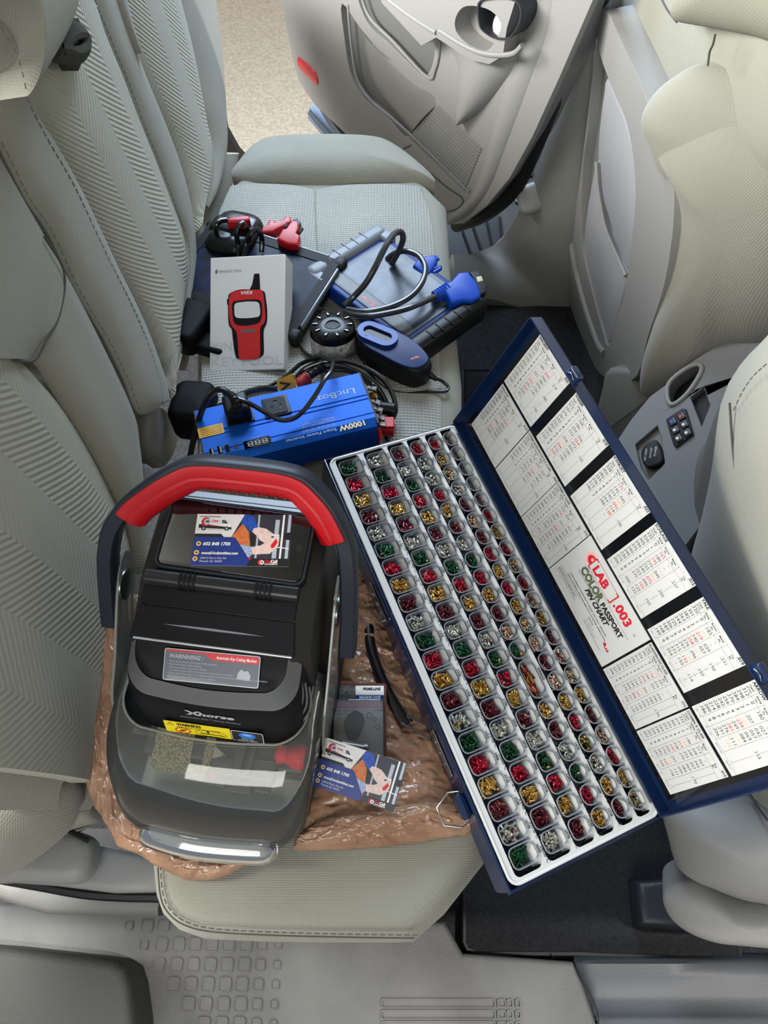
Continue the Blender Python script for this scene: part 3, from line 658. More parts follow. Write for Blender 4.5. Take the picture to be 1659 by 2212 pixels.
# ================================================================== centre console between the seats
t = thing('centre_console', 'grey centre console end with cup holder, power outlet and rear air controls', 'console', (.5, .7, -.2))
KN = Vector((-.62, -.12, .78)).normalized(); K0 = at(1450, 900, z=-.03)
def Kp(px, py, h=0.0): return at(px, py, pl=(KN, K0 + KN * h))
KX = (Kp(1550, 870) - Kp(1450, 930)).normalized(); MK = frame(K0, KX, None, KN); MKi = MK.inverted()
def K2(l, h=0.0):
    r = [MKi @ Kp(x, y, h) for x, y in l]; return ccw([(p.x, p.y) for p in r])
body = K2([(1318, 990), (1331, 955), (1362, 908), (1403, 857), (1440, 830), (1487, 786), (1538, 752), (1575, 735), (1660, 720), (1760, 760), (1620, 1000), (1433, 1240), (1400, 1200)])
hole = ccw(sm2(K2([(1443, 850), (1450, 825), (1480, 800), (1505, 790), (1514, 800), (1500, 828), (1478, 856), (1452, 872)]), 30))
slot = K2([(1491, 858), (1520, 836), (1534, 875), (1516, 920)]); rec1 = K2([(1372, 960), (1420, 919), (1428, 944), (1436, 1000), (1400, 1038), (1384, 1010)])
b = MB(); b.holed(body, [hole, slot, rec1], -.03, .0, 0, MK); b.build('housing', mat('console_plastic', (118, 119, 121), .6, bump='leather', bs=420, bd=.08), t, ang=40, bevel=.003)
b = MB(); b.prism(body, -.16, -.031, 0, MK); b.build('lower_body', m_pla2, t, shade=False)
b = MB(); b.plate(hole, -.029, 0, MK); b.plate(slot, -.012, 0, MK); b.build('cup_holder_well', m_blk, t)
rim = sm2([(x, y) for x, y in hole], 40); cxm = sum(p[0] for p in rim) / 40; cym = sum(p[1] for p in rim) / 40
b = MB(); b.tube([MK @ Vector((cxm + (x - cxm) * 1.06, cym + (y - cym) * 1.06, .001)) for x, y in rim], .0035, 8, closed=True); b.build('cup_holder_rim', m_pla, t)
b = MB(); b.plate(rec1, -.008, 0, MK); b.build('outlet_recess', m_pla2, t)
# power outlet cover
po = ccw(sm2(K2([(1387, 980), (1394, 965), (1416, 952), (1426, 962), (1434, 990), (1428, 1004), (1402, 1012), (1390, 1000)]), 36))
b = MB(); b.prism(po, -.008, .006, 0, MK, bev=.003)
def ktext(mb, s, px, py, h, z, mi=1, rot=66, **k):
    p = MKi @ Kp(px, py); mb.text(s, h=h, loc=(p.x, p.y), rot=rot, z=z, mi=mi, M=MK, anchor='c', **k)
d0 = MKi @ Kp(1407, 1003); d1 = MKi @ Kp(1414, 962); ang = math.degrees(math.atan2(d1.y - d0.y, d1.x - d0.x))
for s_, px, py in (('POWER', 1421, 978), ('OUTLET', 1411, 981), ('12V 120W', 1400, 985)): ktext(b, s_, px, py, .0032, .0063, rot=ang)
b.build('power_outlet', [m_blk, mat('white_print', (225, 225, 225), .5)], t)
# switch cluster
sw = K2([(1440, 908), (1475, 884), (1484, 886), (1500, 940), (1462, 968), (1456, 962)])
b = MB(); b.prism(sw, .0, .004, 0, MK, bev=.0015)
for i in range(2):
    for j in range(3):
        u, v = (i + .5) / 2, (j + .5) / 3
        px = 1442 * (1 - u) * (1 - v) + 1480 * u * (1 - v) + 1461 * (1 - u) * v + 1499 * u * v; py = 911 * (1 - u) * (1 - v) + 887 * u * (1 - v) + 964 * (1 - u) * v + 940 * u * v
        p = MKi @ Kp(px, py); b.prism(rrect(.0105, .012, .0015, 3, p.x, p.y), .004, .0065, 1, MK, bev=.001)
        col = 3 if (i, j) == (0, 0) else 4 if (i, j) == (1, 0) else 2
        b.prism(rrect(.0045, .0045, .0015, 3, p.x - .001, p.y), .0065, .0068, col, MK); b.box((p.x + .0035, p.y, .0067), (.0018, .008, .0006), 5, MK)
b.build('climate_switches', [m_blk, m_pld, mat('white_print'), mat('blue_mark', (40, 90, 230), .4), mat('red_mark', (210, 60, 50), .4), mat('grey_bar', (120, 122, 126), .4)], t)
# far front seat base next to console
t = thing('seat_base_trim', 'grey moulded lower trim of the far front seat below its back shell', 'seat trim', (.45, .85, -.3))
BP = Plane((-.75, -.55, .35), at(1320, 860, y=.86), (1, 0, 0))
b = MB(); slab(b, BP, [(1308, 800), (1350, 796), (1400, 808), (1450, 832), (1440, 850), (1380, 905), (1336, 965), (1310, 960), (1270, 960), (1282, 900), (1294, 850)], -.04, .0, .012, n=50); b.build('panel', m_pla2, t)
# ================================================================== near front seat (right edge)
NP = Plane((-.986, -.05, -.132), (.40, .5, .166), (0, 1, 0))
t = thing('front_seat', 'near front seat backrest with stitched edge, behind the open lid of the pin kit', 'car seat', (.5, .3, -.3))
b = MB(); dome(b, NP, [(1700, 700), (1650, 735), (1604, 785), (1580, 830), (1570, 880), (1556, 990), (1530, 1110), (1500, 1220), (1490, 1330), (1520, 1480), (1580, 1640), (1800, 1700), (2000, 1400), (2000, 900), (1860, 720)], -.01, .045, 3.2, skirt=.08, c=(1750, 1150)); b.build('back_panel', m_fab, t)
b = MB(); dome(b, NP, [(1571, 842), (1545, 915), (1522, 960), (1500, 985), (1478, 1040), (1440, 1110), (1430, 1180), (1440, 1300), (1500, 1450), (1600, 1560), (1640, 1300), (1620, 1000), (1590, 880)], -.045, .03, 2.4, skirt=.05); b.build('side_bolster', m_pla2, t)
sm = MB(); sm.tube(NP.ps([(1576, 870), (1584, 980), (1600, 1090), (1630, 1220), (1660, 1320)], .032), .0013, 6); sm.build('seam', m_seam, t)
st = MB(); stitches(st, NP.ps([(1662, 786), (1632, 814), (1608, 850), (1592, 884)], .028), NP.n, .009, .006, .0008, off=.003); st.build('stitching', m_thread, t, shade=False)
b = MB(); b.box((.47, .28, .44), (.10, .46, .44), 0, T(0, 0, 0), bev=.045); b.box((.45, .28, .74), (.08, .24, .16), bev=.03); b.build('upper_back', m_fab, t)
b = MB(); dome(b, NP, [(1440, 1700), (1470, 1770), (1510, 1806), (1560, 1816), (1620, 1800), (1760, 1740), (1760, 1560), (1500, 1560)], -.02, .03, 2.4, skirt=.05); b.build('lower_back', m_fab, t)
sm = MB(); sm.tube(NP.ps([(1612, 1700), (1635, 1740), (1658, 1772)], .012), .0014, 6); sm.build('seam', m_seam, t)
LP1 = Plane((-.35, -.55, .76), at(1520, 1860, z=-.14), (1, 0, 0))
b = MB(); dome(b, LP1, [(1432, 1735), (1446, 1820), (1462, 1870), (1490, 1895), (1530, 1912), (1580, 1932), (1640, 1946), (1760, 1950), (1800, 1760), (1640, 1740), (1500, 1720)], -.02, .05, 2.4, skirt=.06); b.build('cushion_corner', m_pla, t)
LP2 = Plane((-.35, -.6, .72), at(1520, 1960, z=-.20), (1, 0, 0))
b = MB(); dome(b, LP2, [(1432, 1932), (1438, 1965), (1462, 1996), (1510, 2020), (1580, 2032), (1800, 2040), (1800, 1950), (1640, 1946), (1580, 1930), (1530, 1908), (1490, 1900), (1452, 1910)], 0, .035, 2.2, skirt=.05, c=(1600, 1975)); b.build('side_cover', m_pla, t)
FE = Plane((-.8, -.2, .5), at(1445, 1830, z=-.25), (0, 1, 0))
b = MB(); slab(b, FE, [(1432, 1745), (1446, 1810), (1452, 1860), (1462, 1908), (1516, 1908), (1480, 1850), (1460, 1745)], -.02, 0, .006, n=40); b.build('felt_edge', m_feltg, t)
b = MB(); b.box(at(1656, 1990, z=-.17), (.012, .02, .02)); b.build('recliner_slot', m_blk, t)
# ================================================================== near left: seat side bolster and hinge covers
t = thing('seat_side_trim', 'rounded fabric bolster and grey plastic hinge cover at the near left', 'seat trim', (-.38, .08, -.2))
Q = Plane((.25, 0, 1), at(60, 1730, z=.02), (1, 0, 0))
b = MB(); dome(b, Q, [(-300, 1560), (-120, 1568), (0, 1583), (80, 1622), (150, 1662), (180, 1700), (162, 1748), (130, 1790), (80, 1832), (30, 1866), (-60, 1905), (-300, 2000)], -.03, .05, 2.4, skirt=.05); b.build('bolster', m_fab, t)
Q2 = Plane((0, 0, 1), (0, 0, -.05), (1, 0, 0))
b = MB(); dome(b, Q2, [(120, 1660), (175, 1684), (198, 1722), (199, 1765), (170, 1782), (120, 1800), (90, 1780)], -.02, .022, 2.4, skirt=.03); b.build('fabric_fold', m_fab, t)
b = MB(); slab(b, Q2, [(40, 1800), (150, 1792), (188, 1808), (195, 1830), (188, 1870), (165, 1900), (120, 1906), (40, 1902), (-80, 1900), (-80, 1840)], -.07, -.035, .014, n=60); b.build('hinge_cover', m_pla, t)
b = MB(); b.tube(Q2.ps([(118, 1790), (150, 1796), (191, 1816)], -.028), .003, 6); b.build('gap_strip', m_blk, t)
b = MB(); slab(b, Q2, [(120, 1810), (192, 1822), (260, 1836), (345, 1850), (352, 1926), (240, 1928), (110, 1912), (-60, 1900)], -.11, -.085, .010); b.build('lower_cover', m_pla, t)
t = thing('seat_side_trim', 'dark grey carpeted pad at the bottom left corner under the door opening', 'trim pad', (-.4, -.1, -.2))
oo = ccw([(p.x, p.y) for p in [at(px, py, z=-.2) for px, py in [(-80, 2040), (0, 2046), (200, 2068), (240, 2074), (268, 2092), (280, 2130), (290, 2212), (292, 2300), (-80, 2300)]]])
b = MB(); b.prism(oo, -.28, -.2, 0, bev=.012, bev0=0); b.build('pad', mat('dark_grey_plastic', (46, 47, 44), .7, bump='leather', bs=420, bd=.15), t)
# recliner covers beside the dark gap in the middle of the seat
for lab, L1 in (('round grey hinge cover in the dark gap behind the blue inverter', [(302, 885), (330, 878), (358, 895), (372, 925), (368, 965), (352, 1000), (338, 1012), (318, 1000), (302, 960)]),
                ('lower round grey hinge cover beside the red handle of the key machine', [(296, 1005), (312, 1012), (328, 1030), (334, 1055), (322, 1075), (300, 1080)])):
    P = Bc(L1, -.012); mmid = sum(P, Vector()) / len(P); R = smooth(P, 36, True)
    b = MB(); b.rings([[p - BN * .04 for p in R], R, [p.lerp(mmid, .05) + BN * .010 for p in R], [p.lerp(mmid, .2) + BN * .014 for p in R]])
    tag(b.build('hinge_cover', m_pla, ang=60), lab, 'hinge cover')
# ================================================================== pin kit case, its tray, wells, charts and pins
CM = Matrix(((0.91417, -0.38121, 0.13772, .1085), (0.39186, 0.91808, -0.05988, .3138), (-0.10361, 0.10870, 0.98866, .05), (0, 0, 0, 1)))
m_navy = mat('navy_enamel', (11, 33, 68), .32, coat=.5, bump='noise', bs=60, bd=.05)
m_white = mat('white_card', (204, 204, 200), .45)
m_clear = clear('clear_vacuum_formed_plastic', (226, 231, 238), .10, .12, 1.5)
m_rim = clear('well_rim_clear', (214, 218, 224), .10, .34, 1.5)
m_ink = mat('black_ink', (22, 22, 24), .6)
m_ink2 = mat('grey_ink', (70, 70, 72), .6)
m_red = mat('red_ink', (200, 24, 44), .5); m_org = mat('orange_ink', (226, 176, 146), .5); m_pale = mat('pale_ink', (205, 190, 178), .5); m_green = mat('green_ink', (60, 90, 60), .5)
case = thing('pin_kit_case', 'open dark blue metal case of a lock pinning kit, lid with white charts raised', 'case', (.12, .31, .0))
U0, U1, V = -.0935, .1045, .2620
b = MB(CM); out = rrect(U1 - U0, 2 * V, .004, 3, (U0 + U1) / 2, 0); inn = rrect(U1 - U0 - .003, 2 * V - .003, .003, 3, (U0 + U1) / 2, 0)
b.holed(out, [inn], -.045, -.003, 0); b.prism(out, -.0455, -.044, 0)
b.box((.0975, 0, -.0045), (.012, 2 * V - .01, .003)); b.build('base', m_navy, case, ang=40, bevel=.0008)
# rolled lip at the near end
b = MB(CM); b.box((U0 + .002, 0, -.0025), (.003, 2 * V, .003), bev=.001); b.box(((U0 + U1) / 2, -V + .001, -.003), (U1 - U0, .003, .003)); b.build('lip', m_navy, case)
# lid
TH = 1.3003; LM = CM @ Matrix(((-0.0 + 0, math.cos(TH), -math.sin(TH), .105), (-1, 0, 0, 0), (0, math.sin(TH), math.cos(TH), .0212), (0, 0, 0, 1)))
# lid frame: x = along the long side towards the viewer (-v), y = up the lid (a), z = normal facing the tray side
A0, A1 = -.022, .1715
b = MB(LM); out = rrect(2 * V, A1 - A0, .003, 3, 0, (A0 + A1) / 2); inn = rrect(2 * V - .003, A1 - A0 - .003, .002, 3, 0, (A0 + A1) / 2)
b.holed(out, [inn], -.006, .010, 0); b.prism(out, -.0068, -.005, 0); b.build('lid', m_navy, case, ang=40, bevel=.0008)
b = MB(LM); b.plate(rrect(.500, .1765, .002, 3, 0, .0775), -.0012, 0); b.build('chart_backing', mat('glossy_black_sheet', (14, 15, 18), .14, bump='noise', bs=30, bd=.12, coat=.4), case)
b = MB(CM); b.cyl((.1075, -V, -.004), (.1075, V, -.004), .0032, 12)
for k in range(26): b.cyl((.1075, -V + .02 * k + .004, -.004), (.1075, -V + .02 * k + .006, -.004), .0038, 12)
b.add([(.1055, -V, -.004), (.1055, V, -.004), (.1105, V, .003), (.1105, -V, .003)], [(0, 1, 2, 3)])
b.build('hinge', m_navy, case)
for s_ in (-.172, .172):
    b = MB(LM); b.box((s_, A1 + .004, .004), (.018, .012, .009), bev=.002); b.tube([(s_ - .006, A1 + .003, .0095), (s_, A1 + .006, .0105), (s_ + .006, A1 + .003, .0095)], .0007, 6, mi=1)
    b.build('lid_catch', [m_navy, m_steel], case, bevel=.0005)
# wire latches on the tray side
def latch(v, parent):
    b = MB(CM); b.box((U0 - .005, v, -.018), (.010, .024, .020), bev=.003); b.cyl((U0 - .007, v - .013, -.010), (U0 - .007, v + .013, -.010), .004, 12)
    l = b.build('latch', m_navy, parent, bevel=.0006)
    w_ = MB(CM); w_.tube([(U0 - .004, v - .015, -.012), (U0 - .014, v - .018, -.014), (U0 - .030, v - .009, -.018), (U0 - .030, v + .009, -.018), (U0 - .014, v + .018, -.014), (U0 - .004, v + .015, -.012)], .0011, 8, closed=True, smoothp=False)
    w_.build('wire_loop', m_steel, l)
latch(-.172, case); latch(.172, case)
# carry handle lying on the bag
HP0 = [(800, 1292, -.002), (797, 1335, .004), (800, 1390, .01), (812, 1435, .012), (835, 1490, .012), (862, 1540, .01), (880, 1566, .008)]
HH = [at(x, y, z=z) for x, y, z in HP0]
h = MB(); h.tube(HH, lambda t: .0062 + .0024 * abs(2 * t - 1) ** 3, 10, flat=.55, up=(0, 0, 1)); h.build('carry_handle', mat('glossy_black_plastic', (16, 17, 20), .22, coat=.3), case)
def bail(p, q, plate_v):
    a = CM @ Vector((U0 - .001, plate_v, -.024)); p = Vector(p); d = (a - p); n = Vector((d.y, -d.x, 0)).normalized()
    w_ = MB(); w_.tube([p + n * .005, p - n * .005, a - n * .006, a + n * .006], .0012, 8, closed=True, smoothp=False); w_.build('handle_bail', m_steel, case)
    q_ = MB(CM); q_.box((U0 - .0012, plate_v - (.022 if plate_v < 0 else -.022), -.024), (.0018, .052, .013), bev=.0008)
    for k in (-.012, .0, .012): q_.cyl((U0 - .002, plate_v - (.022 if plate_v < 0 else -.022) + k, -.024), (U0 - .0035, plate_v - (.022 if plate_v < 0 else -.022) + k, -.024), .0024, 10)
    q_.build('handle_plate', m_steel, case)
bail(at(868, 1552, z=.010), 0, -.093); bail(at(800, 1305, z=0), 0, .045)
# ------------------------------------------------------------------ tray
PIT = .0238; V0 = .0018
COLS = [(-.0636, .0315), (-.0271, .0280), (.0038, .0240), (.0300, .0212), (.0554, .0190), (.0767, .0172)]
tray = thing('pin_tray', 'white tray of clear plastic wells with printed pin size labels, set in the open case', 'tray', (.1, .31, .03))
slots = []
for i, (u, wd) in enumerate(COLS):
    u0, u1 = u - wd / 2 - .0012, u + wd / 2 - .0012
    if i == 5: u1 += .002
    slots.append(rrect(u1 - u0, 21 * PIT + .009, .006, 5, (u0 + u1) / 2, V0))
b = MB(CM); b.holed(rrect(.1790, .5115, .009, 6, .0030, 0), slots, -.0012, .0004, 0)
b.build('frame_card', m_white, tray)
# card flaps slope down behind the clear wells; the last one paints a highlight
for i, (u, wd) in enumerate(COLS):
    b = MB(CM); hl = (21 * PIT + .004) / 2; xa, xb = u + wd * (.46 if i < 5 else .40), u + wd * (.22 if i < 5 else .26)
    b.rings([[(xa + .004, V0 - hl, .0001), (xa, V0 - hl, .0001), (xb, V0 - hl, -.0118), (xb + .004, V0 - hl, -.0122)], [(xa + .004, V0 + hl, .0001), (xa, V0 + hl, .0001), (xb, V0 + hl, -.0118), (xb + .004, V0 + hl, -.0122)]]); b.build('card_flap', m_white, tray)
# folded edge of the tray card
b = MB(CM); oo = rrect(.1815, .5145, .010, 8, .0030, 0); b.tube([(x, y, .0002) for x, y in oo], .0016, 6, closed=True, smoothp=False); b.build('frame_rim', mat('white_plastic', (214, 214, 212), .3), tray)
def pin_kind(c, r):
    n = (360, 297, 234, 0, 138, 75)[c] if c != 3 else 0
    if c == 3:
        if r >= 15: val = 156 + 3 * (r - 15); lab = '%dB C' % val; sub_ = '%dB' % val
        elif r in (13, 14): return None
        else: val = 140 + 5 * r; lab = '%dT' % val; sub_ = lab
        col = {0: 'g', 1: 'r', 2: 'y', 3: 'm', 4: 's'}[(val // 3) % 5] if r >= 15 else 'rssryrmsmsgrymsg'[r] if 0 else ['r', 's', 's', 'r', 'y', 'm', 's', 'g', 'r', 'y', 'm', 'p', 'g'][r]
        return val, lab, col
    val = n - 3 * (20 - r)
    if c < 3: lab = '%dB C' % val; col = {0: 'g', 1: 'r', 2: 'y', 3: 'm', 4: 's'}[(val // 3) % 5]
    elif c == 4: lab = '%dT' % val if val >= 100 else '0%dT' % val; col = ['r', 'y', 'o', 's', 'm', 'p', 'm', 'r', 'y', 'r', 'y', 'o', 'p', 'm', 'p', 'y', 'r', 'q', 's', 'y', 'm'][r]
    else: lab = '0%02dT' % val; col = ['b', 'b', None, None, 'b', 'r', 'y', 'r', 'o', 'r', 'p', 'y', 'm', 'p', 'o', 'y', 'm', 'p', 'r', 'y', 'o'][r]
    return val, lab, col
PCOL = {'g': [(38, 82, 54)], 'r': [(176, 40, 60)], 'y': [(194, 152, 78)], 'm': [(108, 48, 56)], 's': [(186, 184, 172)], 'p': [(206, 172, 150)], 'o': [(194, 152, 78), (186, 184, 172)], 'q': [(38, 82, 54), (194, 152, 78)], 'b': [(190, 140, 90), (150, 50, 50)]}
PM = {}
def pmat(c):
    k = 'pin_%d_%d_%d' % c
    return mat(k, c, .22, .9)
wellc = MB(CM); labels = MB(CM); pins = []
nw = 0
cups = []
for c, (u, wd) in enumerate(COLS):
    for r in range(21):
        v = V0 + PIT * (10 - r); L = PIT * .86
        if c == 3 and r == 14: continue
        if c == 3 and r == 13: v -= PIT / 2; L = PIT * 1.86
        w_ = wd * .93; rad = min(w_, L) * (.30 if c < 3 else .46)
        lw = MB(CM)
        o0 = rrect(w_, L, rad, 5, u, v); o1 = rrect(w_ - .0012, L - .0012, rad - .0006, 5, u, v); o2 = rrect(w_ * .86, L * .84, rad * .85, 5, u, v); o3 = rrect(w_ * .78, L * .76, rad * .8, 5, u, v)
        lw.rings([[(x, y, .0008) for x, y in rrect(w_ + .0016, L + .0016, rad + .0008, 5, u, v)], [(x, y, .0022) for x, y in o0], [(x, y, .0014) for x, y in o1]], 1, cap0=False, cap1=False)
        lw.rings([[(x, y, .0014) for x, y in o1], [(x, y, -.0085) for x, y in o2], [(x, y, -.0125) for x, y in o3]], 0, cap0=False, cap1=True)
        cups.append(((-v + abs(u) * .1), lw))
        pk = pin_kind(c, r)
        # printed size
        lx = u + wd / 2 + (.0040 if c < 5 else .0035)
        if pk is None:
            labels.text('SPRINGS', h=.0040, loc=(lx + .0005, v + .010), rot=-90, z=.0007); labels.text('SPRINGS', h=.0028, loc=(lx - .0045, v + .009), rot=-90, z=.0025, bold=.03)
            for k in range(70): pins.append((c, r, u - .06 * wd + random.uniform(-.24, .24) * wd, v + random.uniform(-.36, .36) * L, -.0135 + random.random() * .007, random.uniform(-.5, .5) + math.pi / 2, random.uniform(-.25, .25), .010, random.choice([(194, 152, 78), (170, 40, 52), (120, 40, 40)]), .0010))
            continue
        val, lab, col = pk
        if c < 5:
            labels.text(lab, h=.0040, loc=(lx - .0006, v + .001), rot=-90, z=.0007, mi=0)
            labels.text(lab.split('B')[0] + ('B' if 'B' in lab else ''), h=.0029, loc=(lx - .0048, v + .004), rot=-90, z=.0025, mi=0, bold=.025)
        elif r > 16: labels.text(lab, h=.0030, loc=(lx + .0035, v - .001), rot=-90, z=.0007, mi=1)
        if col is None: continue
        ln = max(.0011, val * .0000254); rr = .00145
        area = (w_ * .78) * (L * .76); per = max(ln, .0029) * .0029
        n = int(area / per * (3.3 if c < 3 else 3.0)); n = min(n, 70)
        if c == 5 and r in (0, 1): n = 18
        if c == 5 and r == 4: n = 26
        if c == 0 and r == 0 or c == 1 and r in (0, 1) or (c, r) == (2, 0): n = int(n * .7)
        for k in range(n):
            lay = k / n
            hx = max(.001, w_ * .43 - ln * .26); hy = max(.001, L * .41 - ln * .24)
            cc = PCOL[col]
            cl = random.choice(cc)
            if random.random() < .03: cl = random.choice([(186, 184, 172), (194, 152, 78), (108, 48, 56)])
            up = random.random() < (.16 if ln > .004 else .4)
            pins.append((c, r, u - w_ * .10 + random.uniform(-1, 1) * hx * .80, v + random.uniform(-1, 1) * hy, -.0112 + lay * .0068 + random.random() * .0012, random.random() * math.pi, (math.pi / 2 * random.uniform(.8, 1) if up else random.uniform(-.22, .22)), ln, cl, rr))
cups.sort(key=lambda q: -q[0])
rest = MB()
for k, (s_, lw) in enumerate(cups):
    if k < 98: lw.build('well', [m_clear, m_rim], tray, ang=50)
    else:
        b0 = len(rest.v); rest.v += lw.v; rest.f += [tuple(b0 + i for i in f) for f in lw.f]; rest.m += lw.m
rest.build('well_row', [m_clear, m_rim], tray, ang=50, kind='stuff')
labels.build('printed_labels', [m_ink, m_ink2], tray, shade=False)
# clear margin ribs on the right side of the tray
b = MB(CM); b.box((.0895, 0, .0002), (.0035, .49, .0008)); b.build('tray_margin', m_clear, tray)
# pins: 300 nearest ones as objects of their own, the rest as one
def pin_geo(mb, ln, r, mi=0, M=None, n=8):
    R = []
    for x, q in ((-ln / 2, r * .6), (-ln / 2 + r * .4, r), (ln / 2 - r * .5, r), (ln / 2, r * .55)):
        R.append([(x, q * math.cos(2 * math.pi * k / n), q * math.sin(2 * math.pi * k / n)) for k in range(n)])
    mb.rings(R, mi, M)
pins.sort(key=lambda p: (p[0], -p[1]))
near = [p for p in pins if p[0] == 0][:296]; nearset = set(id(p) for p in near)
NAMES = {(38, 82, 54): 'green', (176, 40, 60): 'red', (194, 152, 78): 'gold', (108, 48, 56): 'maroon', (186, 184, 172): 'silver'}
ORD = ['last', 'second to last', 'third to last', 'fourth to last', 'fifth to last', 'sixth to last', 'seventh to last', 'eighth to last', 'ninth to last', 'tenth to last', 'eleventh to last', 'twelfth to last']
proto = {}
for p in near:
    c, r, x, y, z, yaw, tilt, ln, cl, rr = p
    k = (round(ln, 4), cl)
    if k not in proto:
        mb = MB(); pin_geo(mb, ln, rr, n=12); o = mb.build('lock_pin', pmat(cl), ang=40); proto[k] = o; ob = o
    else:
        ob = proto[k].copy(); COL.objects.link(ob)
    ob.matrix_world = CM @ T(x, y, z) @ Matrix.Rotation(yaw, 4, 'Z') @ Matrix.Rotation(tilt, 4, 'Y')
    nm = NAMES.get(cl, 'brass'); row = ORD[min(20 - r, 11)]
    ob['label'] = '%s lock pin lying in the %s well of the wide left column' % (nm, row); ob['category'] = 'lock pin'
    ob['group'] = '%s pins in the %s well of the left column' % (nm, row)
mb = MB(); mats_ = []; idx = {}
for p in pins:
    if id(p) in nearset: continue
    c, r, x, y, z, yaw, tilt, ln, cl, rr = p
    if cl not in idx: idx[cl] = len(mats_); mats_.append(pmat(cl))
    pin_geo(mb, ln, rr, idx[cl], CM @ T(x, y, z) @ Matrix.Rotation(yaw, 4, 'Z') @ Matrix.Rotation(tilt, 4, 'Y'), 7)
o = mb.build('lock_pins', mats_, ang=40, kind='stuff'); tag(o, 'hundreds of small red, gold, green, maroon and silver lock pins filling the other wells', 'lock pins')
# ------------------------------------------------------------------ charts in the lid
def series(a, s, n): return [('.%03d' % round(a + s * k)) for k in range(n)]
D = '\u2013'
CH = [
 ('SARGENT', '.020', series(330, -20, 10), list('1234567890'), ['.171', '.189', '.210', '.231', '.249', '.270', '.291', '.309', '.330', '.351'], [D, '.039', '.060', '.081', '.099', '.120', '.141', '.160'], ['.219', '.180', '.145'], 0, .243, .173),
 ('WEISER', '.018', series(315, -18, 10), list('0123456789'), ['.168', '.186', '.204', '.222', '.240', '.258', '.276', '.294', '.312', '.330'], [D, D, '.036', '.054', '.072', '.090', '.108', '.126', '.145', '.162'], ['.165'], 0, .159, .0885),
 ('KWIKSET', '.023', series(328, -23, 7), list('1234567'), ['.171', '.195', '.219', '.240', '.264', '.288', D], ['.024', '.045', '.069', '.093', '.114', '.138', D], ['.180'], 0, .0756, .0052),
 ('SCHLAGE', '.015', series(335, -15, 10), list('0123456789'), series(165, 15, 10), [D, D] + series(30, 15, 8), ['.237', '.200', '.165'], 0, -.0067, -.078),
 ('YALE', '.019', series(320, -19, 10), list('0123456789'), ['.183', '.201', '.219', '.240', '.258', '.276', '.297', '.315', '.333', '.354'], [D, D, '.039', '.057', '.075', '.096', '.114', '.132', '.150', D], ['.231', '.190', '.150', '.114'], 0, -.0903, -.1605),
 ('ARROW', '.014', series(312, -14, 10), list('0123456789'), ['.180', '.192', '.207', '.222', '.234', '.249', '.261', '.276', '.291', '.306'], [D, '.027', '.042', '.057', '.069', '.084', '.099', '.111', '.126'], ['.155'], 0, -.1746, -.245),
 ('WESLOCK', '.0155', ['.308', '.300', '.284', '.269', '.253', '.238', '.222', '.207'], list('01234567'), series(180, 15, 8), [D, D, '.030', '.045', '.063', '.078', '.093', '.111', '.147'], ['.222'], 1, .2425, .1725),
 ('CORBIN RUSSWIN DH & Z CLASS', '.028', series(339, -28, 6), list('123456'), ['.159', '.189', '.213', '.243', '.273', '.303'], ['.204', '.231', '.258', '.288', '.315', '.345'], ['.027', '.057', '.084', '.111', '.141', D], 1, .171, .0995),
 ('CORBIN Z CLASS', '.014', series(339, -14, 10), list('1234567890'), ['.159', '.174', '.189', '.204', '.216', '.231', '.246', '.258', '.273', '.285'], ['.204', '.219', '.231', '.246', '.258', '.273', '.288', '.300', '.315', '.330'], [D, '.027', '.042', '.057', '.069', '.084', '.099', '.111', '.126'], 1, .0985, .0270),
 ('RUSSWIN DH CLASS', '.015', series(341, -15, 10), list('0123456789'), series(159, 15, 10), ['.201', '.216', '.231', '.246', '.261', '.276', '.291', '.306', '.321', '.336'], [D, D, '.030', '.045', '.060', '.075', '.090', '.105', '.120', '.135'], 1, -.1030, -.1735),
 ('CORBIN X CLASS', '.014', series(333, -14, 10), list('1234567890'), ['.171', '.186', '.198', '.213', '.228', '.240', '.255', '.270', '.282', '.297'], ['.213', '.228', '.240', '.255', '.270', '.282', '.297', '.312', '.327', '.339'], [D, '.027', '.042', '.057', '.069', '.084', '.099', '.111', '.126'], 1, -.1755, -.2445),
]
m_paper = mat('chart_paper', (200, 200, 196), .35, coat=.2)
